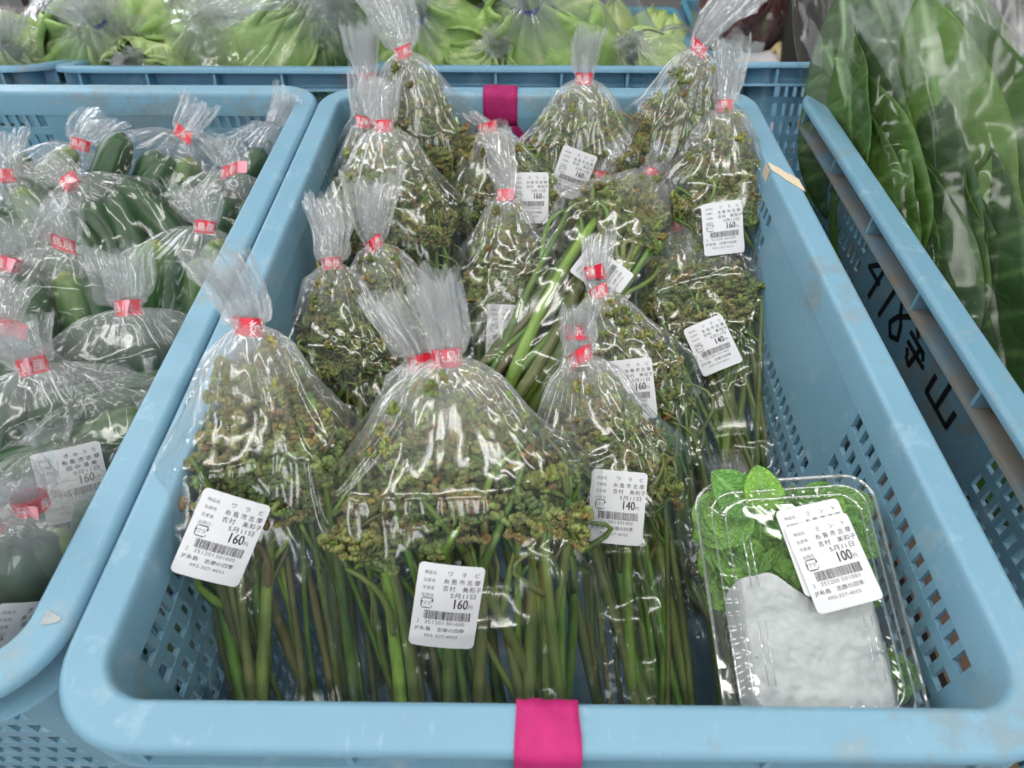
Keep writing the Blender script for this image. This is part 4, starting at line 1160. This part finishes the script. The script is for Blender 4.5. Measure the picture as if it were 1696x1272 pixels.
for x, y, z in spots:
    lf = obj('mint_leaf', rng.choice(MINT), box)
    s = rng.uniform(0.75, 1.15)
    a = rng.uniform(0, 6.28)
    lf.matrix_local = Matrix.Translation((x, y, z)) @ Matrix.Rotation(a, 4, 'Z') @ Matrix.Rotation(rng.gauss(0, 0.35), 4, 'X') @ Matrix.Rotation(rng.gauss(0, 0.3), 4, 'Y') @ Matrix.Rotation(-PI / 2, 4, 'X') @ Matrix.Translation((0, 0, -0.014)) @ Matrix.Scale(s, 4)
    solid(lf, 0.0004)
for x, y, z, a, s in ((-0.022, 0.050, 0.004, 0.7, 0.95), (-0.010, 0.052, 0.006, 0.05, 0.8), (0.016, 0.047, 0.003, -0.8, 0.7)):
    lf = obj('mint_leaf', rng.choice(MINT), box, label='mint leaf sticking out at the top of the box')
    lf.matrix_local = Matrix.Translation((x, y, z)) @ Matrix.Rotation(a, 4, 'Z') @ Matrix.Rotation(0.25, 4, 'X') @ Matrix.Rotation(-PI / 2, 4, 'X') @ Matrix.Translation((0, 0, -0.012)) @ Matrix.Scale(s, 4)
    solid(lf, 0.0004)
# damp paper towel tucked over the stalks
M['towel'] = noisy('damp_white_paper_towel', (0.54, 0.57, 0.56), (0.62, 0.65, 0.64), 260.0, 0.85, 0.35, 0.2)
nu, nv = 72, 66
vs = []
rng = random.Random(9)
ph = [(rng.choice((-1, 1)) * rng.uniform(40, 380), rng.choice((-1, 1)) * rng.uniform(40, 300), rng.uniform(0, 6.28), rng.choice((-1, 1))) for _ in range(10)]
for j in range(nv):
    for i in range(nu):
        x = -0.033 + 0.066 * i / (nu - 1); y = -0.0505 + 0.056 * j / (nv - 1)
        edge = 0.0030 * math.sin(i * 0.13) + 0.0012 * math.sin(i * 0.33 + 1)
        if j > nv * 0.6: y += edge * (j / nv - 0.6) / 0.4 + (0.004 - 0.012 / (1 + math.exp(-(i - nu * 0.5) * 0.35))) * (j / nv - 0.6) / 0.4
        z = 0.0046 + 0.0022 * noise.noise((x * 55, y * 55, 1.7)) + 0.0026 * abs(noise.noise((x * 95, y * 80, 5.1))) - 0.0012 * abs(noise.noise((x * 240, y * 240, 9.3)))
        cr = max(0.0, abs(x) - 0.022) / 0.011; y += 0.006 * cr * cr * (1 if j < nv * 0.5 else -1)
        z = min(z + 0.004 * max(0, y + 0.005) / 0.01, 0.0094) - 0.012 * max(0, abs(x) - 0.027) / 0.006
        vs.append((x, y, z))
fs = [(j * nu + i, j * nu + i + 1, (j + 1) * nu + i + 1, (j + 1) * nu + i) for j in range(nv - 1) for i in range(nu - 1)]
solid(obj('paper_towel', new_mesh('paper_towel', vs, fs, True, M['towel']), box), 0.0003)
def box_label(u, v, angle, z, lab):
    LM = Matrix(((1, 0, 0, 0), (0, 0, 1, 0), (0, -1, 0, 0), (0, 0, 0, 1)))   # label frame: x right, z -> +y of the box, -y -> +z
    inv = MW.inverted(); d = FWD + RGT * ((u - 848.0) / FPX) + UPV * ((636.0 - v) / FPX)
    o = inv @ CAM; dd = inv.to_3x3() @ d; t = (z - o.z) / dd.z; p = o + dd * t
    L = obj('price_label', FLATP, box, label=lab); L.matrix_local = Matrix.Translation(p) @ Matrix.Rotation(math.radians(-angle), 4, 'Z') @ Matrix(((1, 0, 0, 0), (0, 0, 1, 0), (0, -1, 0, 0), (0, 0, 0, 1)))
    obj('print', FLATM[0], L); obj('print', FLATM[1], L)
_b = BEND
FLATP = paper_mesh(0.4)
d_, g_ = label_print('mint'); d_.v = bend(d_.v, 0.4, 0.00022); g_.v = bend(g_.v, 0.4, 0.00022)
FLATM = (d_.mesh('print', M['ink']), g_.mesh('print', M['ink_grey']))
box_label(1361, 905, -9, 0.0122, 'lower price label partly covered by the second one')
box_label(1379, 931, -11, 0.0132, 'upper price label reading 100 yen')

# ------------------------------------------------------------------ crates and bagged vegetables behind
crate('mid blue crate behind the left one, holding large bags of green vegetables', (-0.310, 0.602, -0.016), W=0.333, L=0.42, mat='crate_back', tilt=16)
crate('mid blue crate at the far left edge behind the cucumber crate', (-0.650, 0.607, -0.018), W=0.333, L=0.42, mat='crate_back', tilt=16)
crate('mid blue crate behind the middle one, holding bagged cabbage and lettuce', (0.025, 0.602, -0.014), W=0.325, L=0.36, mat='crate_back', tilt=17)
crate('empty looking blue crate behind the gap right of the middle crate, tilted away', (0.380, 0.605, 0.090), W=0.370, L=0.40, H=0.205, mat='crate_back', tilt=23)

def cup_leaf(r, seed, base, rib, ang=1.25, wave=0.05, nu=19, nv=19):
    rng = random.Random(seed); ph = [rng.uniform(0, 6.28) for _ in range(5)]
    s = np.linspace(-1, 1, nu); t = np.linspace(0, 1, nv)
    S, T = np.meshgrid(s, t)
    w = np.sin(PI * (0.12 + 0.80 * T)) ** 0.7
    az = S * w * ang; el = -0.7 + 2.0 * T
    R = r * (1 + wave * (np.abs(S) ** 2 + T ** 3) * (np.sin(8 * T + ph[0]) + np.sin(11 * S + ph[1]) * T) + 0.10 * T ** 3 + 0.04 * S ** 2)
    vein = np.abs(((T * 5 - np.abs(S) * 0.7) % 1.0) - 0.5); vl = np.clip(1 - (0.5 - vein) * 2 / 0.2, 0, 1)
    mid = np.clip(1 - np.abs(S * w) / (0.16 - 0.13 * T), 0, 1)
    R = R + r * 0.02 * (mid + 0.4 * vl)
    X = R * np.cos(el) * np.sin(az); Y = -R * np.cos(el) * np.cos(az); Z_ = R * np.sin(el)
    V = np.stack([X, Y, Z_], -1).reshape(-1, 3)
    F = [(i * nu + j, i * nu + j + 1, (i + 1) * nu + j + 1, (i + 1) * nu + j) for i in range(nv - 1) for j in range(nu - 1)]
    me = new_mesh('leaf', V.tolist(), F, True, M['cabbage'])
    kk = np.clip(mid + 0.35 * vl, 0, 1).reshape(-1, 1)
    C = np.array(base) * (1 - kk) + np.array(rib) * kk
    ca = me.color_attributes.new('Col', 'FLOAT_COLOR', 'POINT'); ca.data.foreach_set('color', np.concatenate([C, np.ones((len(C), 1))], 1).ravel().tolist())
    return me
PAL = {'cabbage': ((0.27, 0.43, 0.13), (0.52, 0.62, 0.30)), 'pale': ((0.40, 0.54, 0.22), (0.64, 0.70, 0.42)), 'dark': ((0.085, 0.20, 0.050), (0.25, 0.40, 0.14)), 'purple': ((0.150, 0.060, 0.062), (0.16, 0.20, 0.07)), 'light': ((0.46, 0.60, 0.20), (0.70, 0.76, 0.45))}
CUP = {k: [cup_leaf(0.075, 400 + 10 * i + len(k), *PAL[k], wave=0.30 if k == 'purple' else 0.14 if k == 'dark' else 0.055) for i in range(3)] for k in PAL}
def veg(label, c, r, kind, seed, tip=None, tapecol='blue', flare=0.05, flare_w=0.06, nleaf=16, w=None, th=None, film=True, name='vegetable_bag', group='bagged vegetables in the back crates', cat='bag of vegetables', stretch=1.0, lean=(0, 0), tilt=(0, 0.5)):
    """leafy head wrapped in film; c: middle of the head, tip: where the bag is tied"""
    rng = random.Random(seed)
    c = Vector(c); tip = Vector(tip) if tip is not None else c + Vector((0, -0.02, r * 1.7))
    ax = (tip - c).normalized()
    B = c - ax * r * 1.05
    mw, L = bag_matrix(tip, B)
    root = empty(name, mw); tag(root, label, cat, group)
    if film:
        obj('film', film_mesh(w or 2.25 * r, th or 2.0 * r, L, seed, neck=(0.008, 0.007), flare=flare, flare_w=flare_w, nu=110, nv=80, shoulder=0.50, ncrease=110, amp=0.0030, mats=('film', 'film'), bottom=0.25, cone=0.85, pleat=1.6, lean=lean), root)
        if tapecol: tape(root, L, 0.009, 0.008, seed, blue=True, h=0.010, tilt=tilt)
    for i in range(nleaf):
        lf = obj('leaf', rng.choice(CUP[kind]), root)
        s = r / 0.075 * (0.97 - 0.30 * (i / nleaf)) * rng.uniform(0.85, 1.0)
        az = i * 2.4 + rng.uniform(-0.4, 0.4)
        lf.matrix_local = Matrix.Translation((0, 0, r * 1.05)) @ Matrix.Rotation(rng.uniform(-0.3, 0.3), 4, 'X') @ Matrix.Rotation(az, 4, 'Z') @ Matrix.Diagonal((s, s * 0.95, s * stretch, 1))
        solid(lf, 0.0012)
    return root
veg('bag of pale lettuce at the far left edge, twisted film over it', at(35, 130, y=0.72), 0.075, 'pale', 501, tip=at(5, 62, y=0.66), tapecol=None, flare=0.05)
veg('bag of dark leafy greens tied with blue tape, behind the cucumbers', at(215, 115, y=0.76), 0.105, 'cabbage', 502, tip=at(158, 28, y=0.655), flare=0.07, flare_w=0.08, w=0.22, stretch=1.15)
veg('low bag of pale green vegetable just over the rim of the back crate', at(255, 150, y=0.67), 0.055, 'pale', 503, tip=at(215, 98, y=0.635), tapecol=None, flare=0.02, flare_w=0.03, w=0.16)
veg('bag of cabbage with a large milky film tuft, behind the cucumbers', at(365, 125, y=0.76), 0.095, 'cabbage', 504, tip=at(335, 35, y=0.665), tapecol=None, flare=0.075, flare_w=0.095, lean=(0.03, -0.02))
veg('bag of loose leaved cabbage left of the tallest bracken bag', at(480, 110, y=0.74), 0.100, 'cabbage', 505, tip=at(540, -40, y=0.68), tapecol=None, flare=0.05, stretch=1.0)
veg('bag of dark greens whose white film neck hangs near the crate corner', at(580, 115, y=0.74), 0.075, 'dark', 506, tip=at(555, 10, y=0.67), tapecol=None, flare=0.05)
veg('bag of romaine lettuce with blue tape behind the tallest bracken bag', at(730, 110, y=0.74), 0.090, 'cabbage', 507, tip=at(688, 24, y=0.66), flare=0.05, stretch=1.1)
veg('large bag of cabbage with a wide blue tape over the middle back crate', at(905, 120, y=0.75), 0.110, 'cabbage', 508, tip=at(878, 6, y=0.66), flare=0.05, w=0.26)
veg('low flat bag of pale lettuce at the right of the back crate', at(1075, 140, y=0.70), 0.060, 'pale', 509, tip=at(1045, 72, y=0.67), tapecol=None, flare=0.02, flare_w=0.03, w=0.17)
veg('bag of pale cabbage deep in the middle back crate', at(800, 140, y=0.69), 0.060, 'pale', 510, tip=at(820, 75, y=0.66), tapecol=None, flare=0.02, flare_w=0.03)

# ------------------------------------------------------------------ far side of the aisle
st = MB(); st.box((-0.35, 1.75, -0.655), (1.35, 2.45, -0.480))
lowt = obj('low_stand', st.mesh('low_stand', noisy('light_wood', (0.42, 0.28, 0.16), (0.52, 0.36, 0.22), 20.0, 0.6))); tag(lowt, 'low light wood stand under the far crates', 'stand')
far1 = crate('far blue crate of pale lettuces across the aisle', (0.205, 1.86, -0.478), W=0.52, L=0.37, mat='crate_far', pitch=0.012, grp='far blue crates')
far2 = crate('far blue crate of red leaf lettuce across the aisle', (0.665, 1.86, -0.478), W=0.36, L=0.45, mat='crate_far', pitch=0.012, grp='far blue crates')
plate = MB(); plate.box((-0.05, 0.0100, 0.205), (0.05, 0.0135, 0.262)); obj('name_plate', plate.mesh('name_plate', M['crate_shaded']), far2)
for pts in (((-0.036, 0.238), (-0.030, 0.228)), ((-0.026, 0.230), (-0.022, 0.240)), ((-0.012, 0.244), (0.004, 0.244)), ((-0.004, 0.250), (-0.006, 0.222)), ((-0.010, 0.234), (0.004, 0.232)), ((0.014, 0.246), (0.028, 0.246)), ((0.021, 0.252), (0.020, 0.224)), ((0.012, 0.226), (0.030, 0.224)), ((0.038, 0.236), (0.042, 0.226))):
    a, b = Vector(pts[0]), Vector(pts[1]); d = (b - a).normalized(); n2 = Vector((-d.y, d.x)) * 0.0022
    m = MB(); m.add([(q.x, 0.0096, q.y) for q in (a + n2, a - n2, b - n2, b + n2)], [(0, 1, 2, 3)]); obj('handwriting', m.mesh('handwriting', M['marker']), far2)
rng = random.Random(77)
i = 0
for x, y in ((0.02, 2.0), (0.17, 1.96), (0.31, 1.98), (0.41, 2.03), (0.10, 2.14), (0.26, 2.14), (0.39, 2.16)):
    veg(('pale lettuce head in the far crate, ' + ('left end', 'second from left', 'middle front', 'right end', 'back left', 'back middle', 'back right')[i]), (x, y, -0.23 + 0.03 * rng.random()), 0.075, 'light', 600 + i, nleaf=8, film=False, name='lettuce_head', group='lettuces in the far crate', cat='lettuce', tip=(x + 0.03 * rng.gauss(0, 1), y, 0.1))
    i += 1
i = 0
for x in (0.55, 0.665, 0.78):
    v = veg('bag of red leaf lettuce in the far crate, ' + ('left one', 'middle one with white tag', 'right one with white tag')[i], (x, 1.98, -0.13), 0.080, 'purple', 620 + i, nleaf=22, tapecol=None, flare=0.03, flare_w=0.07, group='bags of red lettuce in the far crate', tip=(x, 1.96, 0.03), stretch=1.2)
    mw = v.matrix_world.copy()
    p = obj('price_label', PAPER, v, label='white tag'); p.matrix_local = Matrix.Translation((0.01 - 0.012 * i, -0.083, 0.085 if i == 2 else 0.045)) @ Matrix.Scale(1.1, 4)
    i += 1

# crouching shopper, dark hair, seen from behind at the right
M['hair'] = noisy('black_hair', (0.012, 0.009, 0.008), (0.03, 0.022, 0.018), 200.0, 0.45, 0.4)
M['shirt'] = noisy('off_white_knit', (0.52, 0.50, 0.52), (0.64, 0.62, 0.63), 150.0, 0.85, 0.3)
M['strap'] = noisy('beige_strap', (0.52, 0.40, 0.20), (0.60, 0.48, 0.27), 100.0, 0.7)
M['skin'] = principled('skin', (0.55, 0.33, 0.24), 0.5)
M['trousers'] = noisy('dark_trousers', (0.03, 0.035, 0.05), (0.05, 0.055, 0.07), 100.0, 0.8)
px, py = 0.755, 1.70
person = empty('person', Matrix.Translation((px, py, -0.735))); tag(person, 'crouching person with long black hair, white knit top and beige strap', 'person')
def skinned(name, joints, edges, mat, parent, sub=2):
    me = bpy.data.meshes.new(name); me.from_pydata([j[:3] for j in joints], edges, []); me.update()
    o = obj(name, me, parent); me.materials.append(mat)
    sk = o.modifiers.new('skin', 'SKIN')
    for d, j in zip(me.skin_vertices[0].data, joints):
        r = j[3]; d.radius = r if hasattr(r, '__len__') else (r, r)
    me.skin_vertices[0].data[0].use_root = True
    sk.use_smooth_shade = True
    ss = o.modifiers.new('sub', 'SUBSURF'); ss.levels = sub; ss.render_levels = sub
    return o
J = [(0, 0, 0.24, (0.15, 0.13)), (0.0, 0.05, 0.38, (0.14, 0.11)), (0, 0.09, 0.50, (0.16, 0.11)), (0, 0.11, 0.58, (0.08, 0.06)), (0, 0.125, 0.66, (0.05, 0.05)), (0, 0.14, 0.74, (0.075, 0.085)), (0, 0.15, 0.82, (0.075, 0.09)), (0, 0.15, 0.88, (0.04, 0.05)),
     (0.17, 0.10, 0.54, 0.055), (0.24, 0.20, 0.40, 0.045), (0.17, 0.40, 0.36, 0.035), (0.14, 0.50, 0.37, 0.03),
     (-0.17, 0.10, 0.54, 0.055), (-0.24, 0.20, 0.40, 0.045), (-0.17, 0.40, 0.36, 0.035), (-0.14, 0.50, 0.37, 0.03),
     (0.10, 0.05, 0.22, 0.085), (0.13, 0.38, 0.36, 0.07), (0.11, 0.18, 0.08, 0.05), (0.11, 0.30, 0.03, 0.035),
     (-0.10, 0.05, 0.22, 0.085), (-0.13, 0.38, 0.36, 0.07), (-0.11, 0.18, 0.08, 0.05), (-0.11, 0.30, 0.03, 0.035)]
ED = [(0, 1), (1, 2), (2, 3), (3, 4), (4, 5), (5, 6), (6, 7), (2, 8), (8, 9), (9, 10), (10, 11), (2, 12), (12, 13), (13, 14), (14, 15), (0, 16), (16, 17), (17, 18), (18, 19), (0, 20), (20, 21), (21, 22), (22, 23)]
skinned('body', J, ED, M['shirt'], person)
hr = MB()
for i in range(60):
    a = PI + PI * (i / 59.0 - 0.0)
    x0 = 0.088 * math.cos(a); y0 = 0.15 + 0.100 * math.sin(a)
    hr.tube([(0.3 * x0, 0.15 + 0.3 * (y0 - 0.15), 0.925), (0.9 * x0, 0.15 + 0.9 * (y0 - 0.15), 0.88), (x0, y0 - 0.01, 0.78), (x0 * 1.05, y0 - 0.07, 0.66), (x0 * 1.0, y0 - 0.11, 0.54), (x0 * 0.9, y0 - 0.13, 0.46)], [0.010, 0.016, 0.016, 0.016, 0.014, 0.006], 6)
obj('hair', hr.mesh('hair', M['hair'], True), person)
sp_ = MB(); sp_.tube([(-0.10, 0.22, 0.50), (-0.10, 0.10, 0.605), (-0.06, -0.02, 0.52), (0.05, -0.08, 0.36)], [0.012] * 4, 8); obj('strap', sp_.mesh('strap', M['strap'], True), person)

# shelf with scalloped paper edge and red lidded jars in the far left
M['shelfwall'] = noisy('mauve_grey_board', (0.17, 0.125, 0.125), (0.21, 0.16, 0.155), 6.0, 0.8)
M['scallop'] = noisy('pinkish_white_paper', (0.70, 0.62, 0.62), (0.78, 0.70, 0.70), 60.0, 0.8)
sh = empty('wall_shelf', Matrix.Translation((-1.55, 2.25, -0.66))); tag(sh, 'low mauve shelf with white scalloped edge in the far left corner', 'shelf')
m = MB(); m.box((-0.45, 0.10, 0.0), (0.45, 0.14, 1.0)); obj('back_board', m.mesh('back_board', M['shelfwall']), sh)
m = MB(); m.box((-0.45, -0.16, 0.40), (0.45, 0.099, 0.425)); obj('shelf_board', m.mesh('shelf_board', M['shelfwall']), sh)
m = MB(); m.box((-0.45, -0.16, 0.66), (0.45, 0.099, 0.68)); obj('shelf_board', m.mesh('shelf_board', M['scallop']), sh)
m = MB(); m.box((-0.45, -0.15, 0.0), (0.45, -0.10, 0.399)); obj('kick_board', m.mesh('kick_board', M['shelfwall']), sh)
for k in range(22):
    cx = -0.43 + k * 0.041; m = MB(); pts = [(cx - 0.0205, 0.678), (cx + 0.0205, 0.678)] + [(cx + 0.0205 * math.cos(a), 0.632 - 0.016 * math.sin(a)) for a in [PI * q / 8 for q in range(9)]]
    n2 = len(pts); m.add([(x, -0.1625, z) for x, z in pts] + [(x, -0.1605, z) for x, z in pts], [tuple(range(n2)), tuple(range(n2, 2 * n2))[::-1]] + [(i, n2 + i, n2 + (i + 1) % n2, (i + 1) % n2) for i in range(n2)])
    obj('scallop', m.mesh('scallop', M['scallop']), sh)
M['jar'] = noisy('dark_jar_contents', (0.10, 0.035, 0.03), (0.16, 0.07, 0.05), 30.0, 0.25)
M['redlid'] = principled('red_lid', (0.55, 0.04, 0.06), 0.35)
def lathe(prof, n=18):
    mb = MB(); vs = [(r * math.cos(2 * PI * k / n), r * math.sin(2 * PI * k / n), z) for r, z in prof for k in range(n)]
    mb.add(vs, [(i * n + k, i * n + (k + 1) % n, (i + 1) * n + (k + 1) % n, (i + 1) * n + k) for i in range(len(prof) - 1) for k in range(n)]); return mb
jb = lathe([(0.001, 0), (0.026, 0.0), (0.028, 0.004), (0.028, 0.052), (0.022, 0.060), (0.022, 0.064)]).mesh('glass', M['jar'], True)
jl = lathe([(0.022, 0.0645), (0.025, 0.0645), (0.025, 0.076), (0.023, 0.078), (0.001, 0.078)]).mesh('lid', M['redlid'], True)
for k in range(10):
    j = empty('jar', Matrix.Translation((-1.92 + k * 0.062, 2.15 + 0.004 * (k % 3), -0.235))); tag(j, 'small dark jar with red lid in the row on the far left shelf', 'jar', 'red lidded jars on the far shelf')
    obj('glass', jb, j); obj('lid', jl, j)
